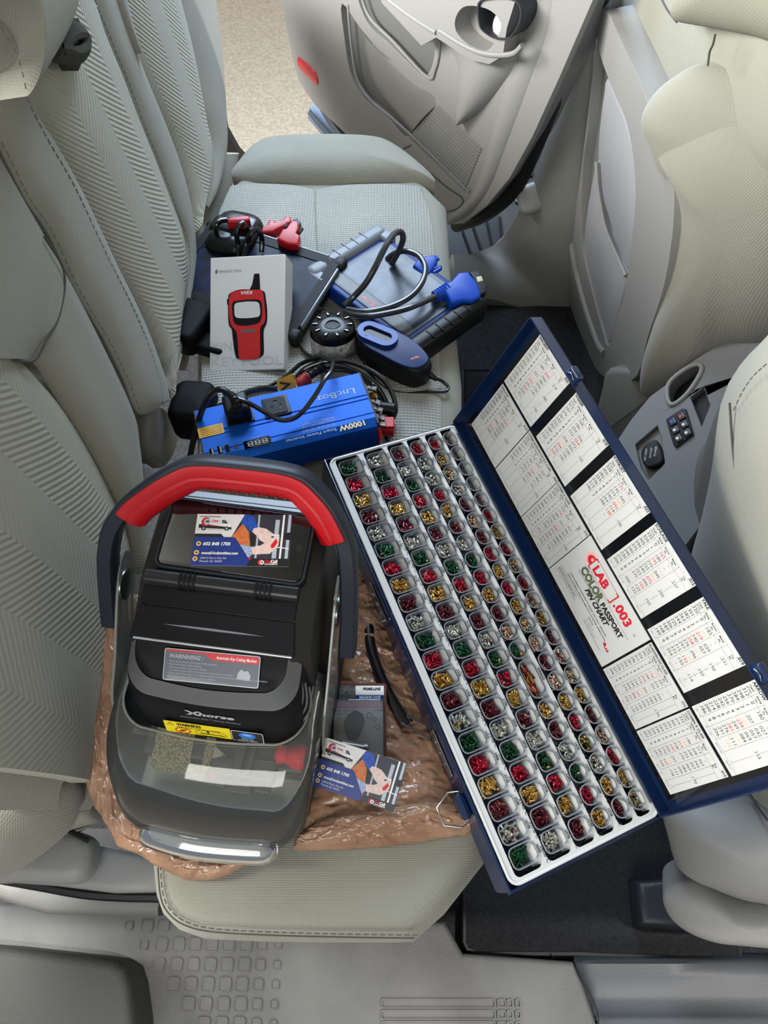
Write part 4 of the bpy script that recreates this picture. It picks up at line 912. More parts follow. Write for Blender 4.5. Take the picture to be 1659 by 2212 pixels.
for ci, (ti, stp, dep, bit, bot, mas, top, left, va, vb) in enumerate(CH):
    x0, x1 = -va, -vb; y0, y1 = (-.003, .078) if left else (.082, .1622)
    b = MB(LM); b.box(((x0 + x1) / 2, (y0 + y1) / 2, -.0006), (x1 - x0, y1 - y0, .0006), 0)
    z = -.00015; W = x1 - x0; H = y1 - y0
    def ln_(xa, ya, xb, yb, t=.00022, mi=2):
        d = Vector((xb - xa, yb - ya, 0)); n = Vector((-d.y, d.x, 0)).normalized() * t / 2
        b.add([(xa - n.x, ya - n.y, z), (xb - n.x, yb - n.y, z), (xb + n.x, yb + n.y, z), (xa + n.x, ya + n.y, z)], [(0, 1, 2, 3)], mi)
    b.text(ti, h=.0026 if left else .0034, loc=(x0 + .0012, y1 - (.0042 if left else .0036)), z=z, mi=1, bold=.03)
    b.text(stp, h=.0026 if left else .0034, loc=(x1 - .001, y1 - (.0042 if left else .0036)), z=z, mi=1, bold=.03, anchor='r')
    yh = y1 - .0125; ln_(x0, yh, x1, yh); ln_(x0, y1 - .0052, x1, y1 - .0052, .00016)
    fr = [0, .17, .32, .50, .68, .86] if not left else [0, .17, .31, .46, .63, .80]
    five = left and ci not in (6,)
    for k in range(1, 5 + (1 if five else 0)):
        ln_(x0 + W * fr[k] , y0 + .006, x0 + W * fr[k], y1 - .0052)
    heads = [('Depth', 'of Cut'), ('Bitting', 'No.'), ('Bottom', 'Pin'), ('Master', 'Pin'), ('Top', 'Pin')]
    for k, (a_, c_) in enumerate(heads):
        cx = x0 + W * (fr[k] + (fr[k + 1] if k < 4 else 1.0)) / 2
        b.text(a_, h=.0019, loc=(cx, y1 - .0082), z=z, mi=1, anchor='c', bold=.02); b.text(c_, h=.0019, loc=(cx, y1 - .0113), z=z, mi=1, anchor='c', bold=.02)
    n = 10; dy = (yh - y0 - .0080) / n
    def colr(k, j): 
        q = (k * 7 + j * 3 + ci * 5) % 11
        return 2 if k < 1 else 1 if k == 1 else (4 if q in (2, 7) else 3 if q in (4,) else 5 if q == 9 else 2)
    for k, colv in enumerate([dep, bit, bot, mas]):
        cx = x0 + W * (fr[k] + fr[k + 1]) / 2
        for j, s_ in enumerate(colv):
            b.text(s_, h=.0034 if five else .0040, loc=(cx, yh - .0046 - dy * j), z=z, mi=1 if k < 2 else colr(k, j), anchor='c', bold=.0)
    cx = x0 + W * (fr[4] + 1.0) / 2
    if five:
        cx4 = x0 + W * (fr[4] + fr[5]) / 2
        for j, s_ in enumerate(top): b.text(s_, h=.0034, loc=(cx4, yh - .0042 - dy * j), z=z, mi=2, anchor='c')
        cx = x0 + W * (fr[5] + 1.0) / 2; top = ['.170']
    mtop = len(top)
    for j, s_ in enumerate(top):
        yy = yh - (yh - y0 - .008) * (j + .5) / mtop; b.text(s_, h=.0038, loc=(cx, yy), z=z, mi=2, anchor='c')
        seg = (yh - y0 - .008) / mtop
        ln_(cx, yy + .0045, cx, yy + seg / 2 - .0005, .0002); ln_(cx, yy - .0018, cx, yy - seg / 2 + .0005, .0002); ln_(cx - .002, yy - seg / 2 + .0005, cx + .002, yy - seg / 2 + .0005, .0002)
    ln_(x0, y0 + .006, x1, y0 + .006, .00014)
    for k, s_ in enumerate(('EPD = .491', 'TPC = .265', 'BCC = .155', 'MACS = 7')): b.text(s_, h=.0015, loc=(x0 + .003 + W * .25 * k, y0 + .0030), z=z, mi=2)
    b.build('pin_chart', [m_paper, m_ink, m_ink2, m_org, m_red, m_pale], case, shade=False)
# title card
x0, x1, y0, y1 = -.0258, .1003, -.003, .0788
b = MB(LM); b.box(((x0 + x1) / 2, (y0 + y1) / 2, -.0006), (x1 - x0, y1 - y0, .0006), 0); z = -.00015
def tx(s_, h, x, y, mi=1, **k): b.text(s_, h=h, loc=(x0 + x, y0 + y), z=z, mi=mi, **k)
b.plate(ell(.0085, .0085, 28, x0 + .022, y0 + .0665), z, 3); b.plate(ell(.0066, .0060, 24, x0 + .0235, y0 + .0660), z + .00005, 2); b.plate(ell(.0022, .0022, 14, x0 + .0235, y0 + .0670), z + .0001, 3)
b.plate([(x0 + .0255, y0 + .0570), (x0 + .0720, y0 + .0570), (x0 + .0720, y0 + .0740), (x0 + .0255, y0 + .0740)], z + .00012, 0)
for xa, xb, ya, yb in ((.0255, .0720, .0736, .0741), (.0255, .0720, .0569, .0574), (.0250, .0264, .0569, .0741), (.0712, .0728, .0569, .0741), (.0255, .030, .0569, .0585), (.0255, .030, .0725, .0741), (.068, .0725, .0569, .0585), (.068, .0725, .0725, .0741)):
    b.add([(x0 + xa, y0 + ya, z + .00018), (x0 + xb, y0 + ya, z + .00018), (x0 + xb, y0 + yb, z + .00018), (x0 + xa, y0 + yb, z + .00018)], [(0, 1, 2, 3)], 2)
z += .0003; tx('LAB', .0105, .0315, .0602, 2, bold=.05); z -= .0003
tx('.003', .0115, .0760, .0602, 2, bold=.04); tx('\u00a9', .003, .1130, .0640, 4)
tx('COLOR', .0098, .0230, .0440, 5, bold=.06, w=.0430); tx('PASSPORT', .0068, .0680, .0440, 1, bold=.05, w=.042); tx('PIN CHART', .0068, .045, .0345, 1, bold=.05, shear=.3, w=.045)
for xa, xb, yy in ((.022, .110, .0425), (.022, .088, .0412)): b.add([(x0 + xa, y0 + yy, z), (x0 + xb, y0 + yy, z), (x0 + xb, y0 + yy + .0004, z), (x0 + xa, y0 + yy + .0004, z)], [(0, 1, 2, 3)], 5 if yy > .042 else 1)
tx('Copyright 1978, 1986, 1990, 2001, 2012 LAB Security Systems Corporation', .0014, .022, .0540, 4, w=.094)
tx('FOR CORRECT PASSPORT\u2122 USAGE USE ONLY GENUINE', .0020, .020, .0275, 1, bold=.015, w=.080); tx('.003\u00a9 UNIVERSAL PINS FOR SMOOTH CYLINDER OPERATIONS', .0020, .018, .0230, 1, bold=.015, w=.086)
tx('EFFECTIVE PLUG DIAMETER (EPD)', .0018, .006, .0150, 1, bold=.015); tx('SPACING', .0018, .072, .0185, 1, bold=.015)
for k, s_ in enumerate(('Combine the lengths of the bottom pin and the depth of cut', 'for each chamber to total the effective plug diameter.', 'Depth of Cut and Length of Bottom Pin equals the EPD')): tx(s_, .0013, .006, .0205 - .0 + [.0, -.0025, -.0085][k], 4)
for k, s_ in enumerate(('TFC = To First Cut', 'BCC = Between Cut Centers', 'MACS = Maximum Adjacent Cut Specification')): tx(s_, .0014, .072, .0150 - .0028 * k, 4)
tx('www.labpins.com', .0018, .050, .0040, 6); tx('LAB', .0032, .108, .0180, 2, bold=.05); b.plate(ell(.0022, .0022, 16, x0 + .1065, y0 + .0210), z, 2)
b.build('title_card', [m_paper, m_ink, m_red, mat('pink_ink', (236, 170, 165), .5), m_ink2, mat('olive_ink', (86, 96, 70), .5), m_org], case, shade=False)
# ================================================================== key cutting machine
MO = T(-.172, .215, .0) @ Rz(-7.5)
MOi = MO.inverted()
m_bb = mat('satin_black_plastic', (17, 18, 21), .5, spec=.16)
m_bs = mat('black_side_plastic', (46, 45, 43), .5, spec=.25)
m_gm = mat('gunmetal_paint', (112, 113, 114), .42, metal=.5)
m_gl = mat('black_glass', (6, 7, 9), .05, coat=1)
m_cv = clear('clear_cover', (250, 251, 247), .03, .05, 1.45)
m_cve = clear('clear_cover_edge', (240, 243, 232), .08, .26, 1.5)
m_rg = mat('red_rubber', (176, 16, 26), .42)
m_sl = mat('slate_plastic', (34, 39, 49), .42, spec=.35)
def L(px, py, z): return MOi @ at(px, py, z=z)
kc = thing('key_cutting_machine', 'black key cutting machine with red carry handle, clear cover and built in screen', 'key machine', (-.172, .215, .0))
YZ = MO @ Matrix(((0, 0, 1, 0), (1, 0, 0, 0), (0, 1, 0, 0), (0, 0, 0, 1)))          # (x,y,z) -> (Y,Z,X)
b = MB(YZ); b.prism([(.168, .0), (.172, .10), (.160, .215), (.150, .238), (.066, .230), (.040, .219), (.012, .206), (.002, .150), (.002, .0)][::-1] and ccw([(.168, .0), (.172, .10), (.160, .215), (.150, .238), (.066, .230), (.040, .219), (.012, .206), (.002, .150), (.002, .0)]), -.0660, .1020, 0, bev=.014, nb=1); b.build('body', m_bs, kc, ang=25, bevel=.0015)
# dark top panels
def quadp(mb, pts, th, mi=0):
    P = [Vector(p) for p in pts]; n = (P[1] - P[0]).cross(P[3] - P[0]).normalized()
    mb.rings([[p - n * th for p in P], P], mi)
b = MB(MO); quadp(b, [(-.0625, .0125, .2078), (.0905, .0125, .2078), (.0875, .0405, .2208), (-.0575, .0405, .2208)], .004); b.build('front_panel', m_bb, kc, bevel=.0008)
b = MB(MO); quadp(b, [(-.0572, .0415, .2212), (.0872, .0415, .2212), (.0868, .0620, .2305), (-.0555, .0620, .2305)], .004); b.build('middle_panel', m_bb, kc, bevel=.0008)
b = MB(MO); sl_ = [(-.0335, .0262), (-.012, .0256), (.014, .0253), (.040, .0256), (.0615, .0262), (.040, .0270), (.014, .0273), (-.012, .0270)]; b.add([(x, y, .2081 + (y - .0125) * .4643) for x, y in sl_], [tuple(range(8))]); b.build('silver_line', mat('silver_print', (120, 122, 128), .5, metal=.2), kc)
b = MB(MO); b.cyl((-.053, .0625, .234), (.088, .0625, .234), .0085, 28)
for x0 in (-.021, .049):
    for k in range(4): b.cyl((x0 + k * .0042, .0625, .234), (x0 + k * .0042 + .0026, .0625, .234), .0093, 28, 1)
b.box((.018, .0700, .2395), (.062, .004, .003), 1); b.build('hinge_barrel', [mat('hinge_black', (30, 30, 33), .30, metal=.3), m_bb], kc)
# screen
SM = MO @ T(.0225, .1035, .2460) @ Rz(-1.0) @ Rx(7)
b = MB(SM); b.prism(rrect(.140, .0720, .009, 6), -.012, .0, 0, bev=.002); b.tube([(x, y, .0) for x, y in rrect(.137, .0690, .008, 6)], .0012, 6, mi=1, closed=True, smoothp=False)
scr = b.build('screen_housing', [m_bb, m_sl], kc)
b = MB(SM); b.prism(rrect(.133, .0650, .0065, 6), -.001, .0010, 0, bev=.0008); b.cyl((.0595, .0, .0005), (.0595, .0, .00115), .0032, 20, 1); b.cyl((.0595, .0, .0006), (.0595, .0, .0012), .0029, 20, 0); b.build('screen_glass', [m_gl, mat('faint_ring', (40, 42, 46), .4)], kc)
b = MB(MO); quadp(b, [(-.048, .1420, .2405), (.092, .1420, .2405), (.086, .1600, .2330), (-.040, .1600, .2330)], .01); b.build('rear_panel', m_gm, kc, bevel=.002)
# hood
def hood_ring(xl, xr, f, z, r, slope=0.0, back=.014, n=8):
    o = [(xl, back), (xl, f + r)]
    o += [(xl + r - r * math.cos(math.pi / 2 * k / n), f + r - r * math.sin(math.pi / 2 * k / n)) for k in range(1, n)]
    o += [(xl + r + (xr - xl - 2 * r) * k / 6, f - .003 * math.sin(math.pi * k / 6)) for k in range(7)]
    o += [(xr - r + r * math.sin(math.pi / 2 * k / n), f + r - r * math.cos(math.pi / 2 * k / n)) for k in range(1, n)]
    o += [(xr, f + r), (xr, back)]
    return [(x, y, z + slope * (y - f)) for x, y in o]
R = [hood_ring(-.0720, .1010, -.043, .1130, .030), hood_ring(-.0715, .1005, -.0435, .1160, .030), hood_ring(-.0700, .0990, -.0385, .1400, .028), hood_ring(-.0685, .0970, -.0310, .1640, .026, .28),
     hood_ring(-.0670, .0955, -.0275, .1690, .026, .42)]
b = MB(MO); b.rings([r for r in R], 0, cap0=True, cap1=False); hood = b.build('hood', m_bb, kc, ang=50)
b = MB(MO); b.rings([hood_ring(-.0670, .0955, -.0275, .1690, .026, .42), hood_ring(-.0655, .0940, -.0255, .1715, .025, .46), hood_ring(-.0560, .0850, -.0175, .1880, .022, .60, .012)], 0, cap0=False, cap1=False); b.build('hood_bevel', m_gm, hood, ang=50)
b = MB(MO); b.rings([hood_ring(-.0560, .0850, -.0175, .1880, .022, .60, .012), hood_ring(-.0545, .0835, -.0165, .1868, .022, .60, .012)], 0, cap0=False, cap1=True); b.build('hood_top', m_bb, hood, ang=50)
b = MB(MO); b.tube([(-.058, .0125, .2080), (.0885, .0125, .2080)], .0012, 6); b.build('edge_strip', m_steel, kc)
for k in range(5):                                                     # vent louvres on the right shoulder of the hood, grey standing in for highlights
    x = .0875 + .0034 * k
    v = MB(MO); v.tube([(x + .001, .006 - .001 * k, .193 - .008 * k), (x + .0035, -.004 - .001 * k, .180 - .008 * k), (x + .002, -.014, .165 - .007 * k), (x - .004, -.022, .150 - .006 * k)], .0011, 6); v.build('vent_slot', m_gm, hood)
# stickers
HT = MO @ T(.0165, -.0030, .19665) @ Rz(2.0) @ Rx(30.96)
b = MB(HT); b.prism(rrect(.0880, .0290, .002, 4), 0, .0003, 0); b.plate(rrect(.0868, .0278, .0016, 4), .00035, 1)
b.add([(-.0425, .0136, .0004), (-.0425, .0118, .0004), (-.007, .0118, .0004), (.0, .0070, .0004), (.0425, .0070, .0004), (.0425, .0136, .0004)], [(0, 1, 2, 3, 4, 5)], 2)
b.text('WARNNING :', h=.0036, loc=(-.0400, .0062), z=.00045, mi=3, shear=.2, bold=.02); b.text('Automatic Key Cutting Machine', h=.0028, loc=(.0035, .0086), z=.00045, mi=4, shear=.2, bold=.015, w=.037)
for k, s_ in enumerate(('Wear safety glasses that meets ANSI standards', 'Keep hands away when working', 'Keep the machine away from children', 'Cut off the power when the machine is not in use or in service', 'Please ensure that there is no chipping scraps on the machine during packaging and transportation', 'Do not use tools such as spray gun to clean up')):
    b.text(s_, h=.0016, loc=(-.0390, .0025 - .0027 * k), z=.00045, mi=3, shear=.15); b.plate(ell(.0003, .0003, 8, -.0405, .0032 - .0027 * k), .00045, 3)
b.add([(x * .9 + .030, y * .9 - .004, .00045) for x, y in [(-.007, -.004), (.006, -.005), (.007, .0), (.004, .005), (.0, .004), (-.003, .006), (-.006, .002)]], [tuple(range(7))], 3)
b.build('warning_label', [mat('silver_label_edge', (168, 172, 176), .3, metal=.4), mat('slate_label', (82, 88, 97), .3, coat=.3), mat('label_red', (196, 26, 36), .35), mat('label_grey_print', (168, 172, 176), .4), mat('white_print')], kc, shade=False)
def front_mat(x, z, out=.0006):
    """a frame on the sloping front face of the hood"""
    t_ = (z - .116) / .048; y = -.0465 + (.0125) * t_
    return MO @ T(x, y - out, z) @ Rx(75.5)
b = MB(front_mat(.0145, .1580)); b.text('horse', h=.0058, loc=(-.0105, -.0025), z=0, mi=0, bold=.04, w=.034, shear=.25)
b.add([(-.0235, .0045, 0), (-.0190, .0045, 0), (-.0080, -.0030, 0), (-.0125, -.0030, 0)], [(0, 3, 2, 1)]); b.add([(-.0075, .0048, 0), (-.0115, .0048, 0), (-.0225, -.0030, 0), (-.0185, -.0030, 0)], [(0, 1, 2, 3)])
b.build('maker_emblem', mat('emblem_silver', (190, 192, 196), .4, metal=.2), hood, shade=False)
b = MB(front_mat(.0145, .1505)); b.text('Automatic Key Cutting Machine', h=.0021, w=.058, loc=(-.029, -.0012), z=0, mi=0); b.build('maker_lettering', mat('label_grey_print'), hood, shade=False)
b = MB(front_mat(.0000, .1320, .0022)); b.prism(rrect(.0645, .0200, .0008, 3), -.0003, .0, 0)
b.add([(-.0295, .0035, .0001), (-.0225, .0035, .0001), (-.026, .0085, .0001)], [(0, 1, 2)], 1); b.add([(-.0284, .0042, .0002), (-.0236, .0042, .0002), (-.026, .0076, .0002)], [(0, 1, 2)], 0); b.text('!', h=.0028, loc=(-.0263, .0046), z=.0003, mi=1)
b.text('WARNING', h=.0046, loc=(-.0200, .0038), z=.0002, mi=1, bold=.05, w=.024); b.text('Keep hands away when working', h=.0022, loc=(-.0200, .0004), z=.0002, mi=1, bold=.01, w=.042)
ring = ell(.0078, .0052, 28, -.0150, -.0048); b.holed(ring, [ell(.0066, .0042, 28, -.0150, -.0048)], .00005, .0002, 2); b.add([(-.0205, -.0085, .00025), (-.0195, -.0090, .00025), (-.0095, -.0012, .00025), (-.0105, -.0006, .00025)], [(0, 1, 2, 3)], 2)
for d_ in range(5): b.add([(-.0150 + .004 * math.cos(d_ * 1.2), -.0048 + .003 * math.sin(d_ * 1.2), .00022), (-.0150 + .001 * math.cos(d_ * 1.2 + 2), -.0048 + .001 * math.sin(d_ * 1.2 + 2), .00022), (-.0150 - .001 * math.cos(d_ * 1.2 + 2), -.0048 - .001 * math.sin(d_ * 1.2 + 2), .00022)], [(0, 1, 2), (2, 1, 0)], 1)
b.holed(ell(.0155, .0052, 36, .0125, -.0046), [ell(.0150, .0048, 36, .0125, -.0046)], .00005, .0002, 1)
b.add([(.002, -.0060, .0002), (.024, -.0062, .0002), (.026, -.0052, .0002), (.018, -.0050, .0002), (.002, -.0045, .0002)], [(0, 1, 2, 3, 4)], 1); b.add([(.009, -.004, .0002), (.011, -.0042, .0002), (.0108, .0004, .0002), (.0085, .0004, .0002)], [(0, 1, 2, 3)], 1)
b.build('yellow_warning_sticker', [mat('sticker_yellow', (246, 222, 20), .35), m_ink, m_red], kc, shade=False)
b = MB(front_mat(.0485, .1310, .0022)); b.prism(rrect(.0310, .0190, .0022, 4), -.0003, .0, 1); b.plate(rrect(.0298, .0178, .0018, 4), .00005, 0); b.plate(ell(.0082, .0056, 28, 0, .0022), .0001, 2); b.plate(ell(.0050, .0018, 20, 0, .0035), .00015, 3); b.text('Please wear', h=.0018, loc=(0, -.0052), z=.00012, mi=1, anchor='c', bold=.01); b.text('protective glasses', h=.0018, loc=(0, -.0078), z=.00012, mi=1, anchor='c', bold=.01)
b.build('glasses_sticker', [m_ink, mat('white_print'), mat('sticker_blue', (40, 120, 210), .35), mat('sticker_pale_blue', (140, 185, 235), .35)], kc, shade=False)
# base and chamber
m_chip = mat('metal_chip_dust', (74, 72, 64), .5, col2=(170, 156, 120), vs=500)
b = MB(MO); b.prism(rrect(.176, .150, .03, 6, .0070, -.048), .0, .016, 0, bev=.004); b.build('base_tray', mat('base_grey', (165, 166, 156), .4), kc); b = MB(MO); b.box((.017, .082, .03), (.196, .176, .06), bev=.01); b.build('base', m_bs, kc)
b = MB(MO); b.box((.0145, -.030, .045), (.168, .060, .045), bev=.004); b.build('chamber_block', mat('chamber_dark', (58, 58, 54), .45), kc)
def MOq(z, tilt=0): return MO @ T(0, 0, z) @ Rx(tilt)
ch = MB(MO @ T(-.006, -.048, .0700) @ Rx(14)); s1 = rrect(.013, .046, .0062, 6, -.006, .004); s2 = rrect(.013, .046, .0062, 6, .018, .004)
ch.holed(rrect(.105, .056, .006, 4, 0, 0), [s1, s2], -.006, .0, 0); ch.plate(rrect(.10, .05, .006, 4, 0, 0), -.0055, 1); ch.build('chip_tray', [m_chip, m_blk], kc, bevel=.0006)
b = MB(MO); b.prism(smooth and rrect(.150, .030, .012, 5, .010, -.108), .022, .040, 0, bev=.008); b.build('front_rest', mat('rest_grey', (112, 112, 102), .45), kc)
m_gal = mat('worn_grey_metal', (84, 84, 78), .45, metal=.6)
vs_ = thing  # (vise is a part of the machine)
b = MB(MO); b.box((.040, -.048, .074), (.066, .052, .022), bev=.002); vise = b.build('vise_block', m_gal, kc, bevel=.0006)
b = MB(MO); b.box((.036, -.046, .0885), (.010, .050, .008), bev=.001); b.box((.048, -.046, .0885), (.006, .050, .008), bev=.001); b.box((.029, -.060, .0870), (.024, .004, .004)); b.box((.060, -.056, .0870), (.024, .0015, .003)); b.cyl((.030, -.048, .085), (.030, -.048, .0905), .0042, 18); b.build('clamp_jaw', m_gal, vise, bevel=.0005)
b = MB(MO); b.add([(.008, -.048, .0856), (.008, -.060, .0856), (.022, -.056, .0856)], [(0, 1, 2)]); b.build('pointer', mat('pale_metal', (190, 188, 178), .4, metal=.3), vise)
b = MB(MO); b.box((.014, -.078, .072), (.022, .012, .010), bev=.001); b.box((.038, -.080, .070), (.028, .014, .012), bev=.001); b.box((.062, -.078, .072), (.016, .012, .010), bev=.001); b.build('front_clamp', m_gal, vise, bevel=.0005)
b = MB(MO); b.cyl((.012, -.071, .078), (.012, -.071, .083), .006, 18, bev=.001); b.build('red_clamp_button', m_rg, vise)
b = MB(MO); b.lathe([(.0, 0), (.009, 0), (.0105, .003), (.008, .010), (.0125, .018), (.0135, .026), (.011, .030), (0, .030)], 28, 0, T(.070, -.046, .080) @ Ry(90)); b.build('red_knob', mat('red_plastic', (214, 26, 40), .35, coat=.3), kc)
# clear cover
def cov(xl, xr, f, z, r, yb=.030, n=8):
    o = [(xl, yb), (xl, yb * .5 + (f + r) * .5), (xl, f + r)]
    o += [(xl + r - r * math.cos(math.pi / 2 * k / n), f + r - r * math.sin(math.pi / 2 * k / n)) for k in range(1, n)]
    o += [(xl + r + (xr - xl - 2 * r) * k / 8, f - .004 * math.sin(math.pi * k / 8)) for k in range(9)]
    o += [(xr - r + r * math.sin(math.pi / 2 * k / n), f + r - r * math.cos(math.pi / 2 * k / n)) for k in range(1, n)]
    o += [(xr, f + r), (xr, yb * .5 + (f + r) * .5), (xr, yb)]
    return [Vector((x, y, z)) for x, y in o]
LV = [(-.078, .092, -.128, .008, .028), (-.085, .100, -.130, .022, .032), (-.091, .106, -.127, .040, .036), (-.095, .110, -.118, .062, .040), (-.098, .112, -.104, .084, .042), (-.098, .112, -.087, .102, .042), (-.095, .109, -.068, .114, .040), (-.090, .104, -.051, .120, .036), (-.085, .100, -.0465, .121, .034)]
RR = [cov(xl, xr, f, z, r) for xl, xr, f, z, r in LV]
cols = list(zip(*RR)); G = [smooth(list(c), 30) for c in cols]
b = MB(MO); b.grid(G, 0, flip=True); cover = b.build('clear_cover', m_cv, kc, ang=60, solid=.0016)
b = MB(MO); b.tube([p for p in RR[0]], .0022, 8); b.build('cover_foot_rim', m_cve, cover); b = MB(MO); b.tube([p + Vector((0, -.001, .001)) for p in RR[-1]], .0013, 8); b.build('cover_top_rim', m_cve, cover)
# grip lip at the cover's foot
b = MB(MO); lipP = [(-.054, -.130, .016), (-.048, -.134, .022), (.0, -.139, .022), (.062, -.135, .022), (.074, -.129, .015)]
b.sweep(cr_pts(lipP, 6), [(-.001, -.012), (.006, -.012), (.010, .004), (.002, .014), (-.012, .016), (-.013, .013), (-.001, .010)], (0, 0, 1)); b.build('cover_grip', clear('clear_grip', (228, 230, 228), .05, .26, 1.8), cover, ang=60)
for X, s_ in ((-.1085, -1), (.1135, 1)):
    arm = [(-.030, .020), (-.020, .085), (.020, .118), (.066, .158), (.092, .178), (.112, .180), (.116, .160), (.098, .128), (.062, .085), (.040, .020)]
    b = MB(MO @ T(X, 0, 0) @ Matrix(((0, 0, 1, 0), (1, 0, 0, 0), (0, 1, 0, 0), (0, 0, 0, 1)))); b.prism(ccw(sm2(arm, 40)), -.0016, .0016, 0); b.build('cover_arm', m_cve, cover, bevel=.0008)
    b = MB(MO); b.cyl((X - .003 * s_, .086, .152), (X + .004 * s_, .086, .152), .0165, 28, bev=.001); b.cyl((X + .014 * s_, .080, .146), (X + .018 * s_, .080, .146), .0155, 28, bev=.001); b.build('pivot_disc', mat('dull_steel', (120, 122, 122), .3, metal=.9), kc)
# carry handle
HPt = [(-.118, .052, .128), (-.1175, .074, .160), (-.115, .096, .194), (-.108, .114, .220), (-.088, .131, .245), (-.055, .146, .268), (-.022, .158, .284), (.075, .158, .284), (.104, .141, .262), (.122, .122, .232), (.1265, .100, .200), (.1285, .076, .163), (.1290, .052, .128)]
hn = Vector((0, -.82, .57))
def rsp(P, k): 
    out = []
    for a, c in zip(P, P[1:]):
        a, c = Vector(a), Vector(c)
        for j in range(k): out.append(a.lerp(c, j / k))
    out.append(Vector(P[-1])); return out
def soften(P, it=4):
    for _ in range(it): P = [P[0]] + [(P[i - 1] + P[i] * 2 + P[i + 1]) / 4 for i in range(1, len(P) - 1)] + [P[-1]]
    return P
HPs = soften(rsp(HPt, 6), 3)
b = MB(MO); b.sweep(HPs, [(-.0065, -.011), (.0060, -.011), (.0080, -.008), (.0080, .008), (.0060, .011), (-.0065, .011), (-.0085, .008), (-.0085, -.008)], hn); b.build('handle_frame', m_sl, kc, ang=40, bevel=.0006)
mid = [p for p in HPs if p.z > .236]
b = MB(MO); b.sweep(mid, [(-.0035, -.013), (.0190, -.013), (.0235, -.009), (.0245, -.002), (.0215, .006), (.0140, .0115), (.0095, .0130), (.0080, .0120), (.0065, .0130), (-.0035, .0130)], hn); grip = b.build('handle_grip', m_rg, kc, ang=35, bevel=.0008)
c_ = [p for p in HPs if -.015 < p.x < .07]
for k in range(10):
    x = -.015 + .0088 * k
    r_ = MB(MO); p = Vector((x, .158, .284)); side = Vector((0, -.57, -.82)); q = p + side * .0222 + hn * .003
    r_.box((0, 0, 0), (.0016, .010, .0016), 0, frame(q, (1, 0, 0), hn)); r_.build('grip_rib', mat('grip_rib_red', (128, 22, 26), .5), grip)
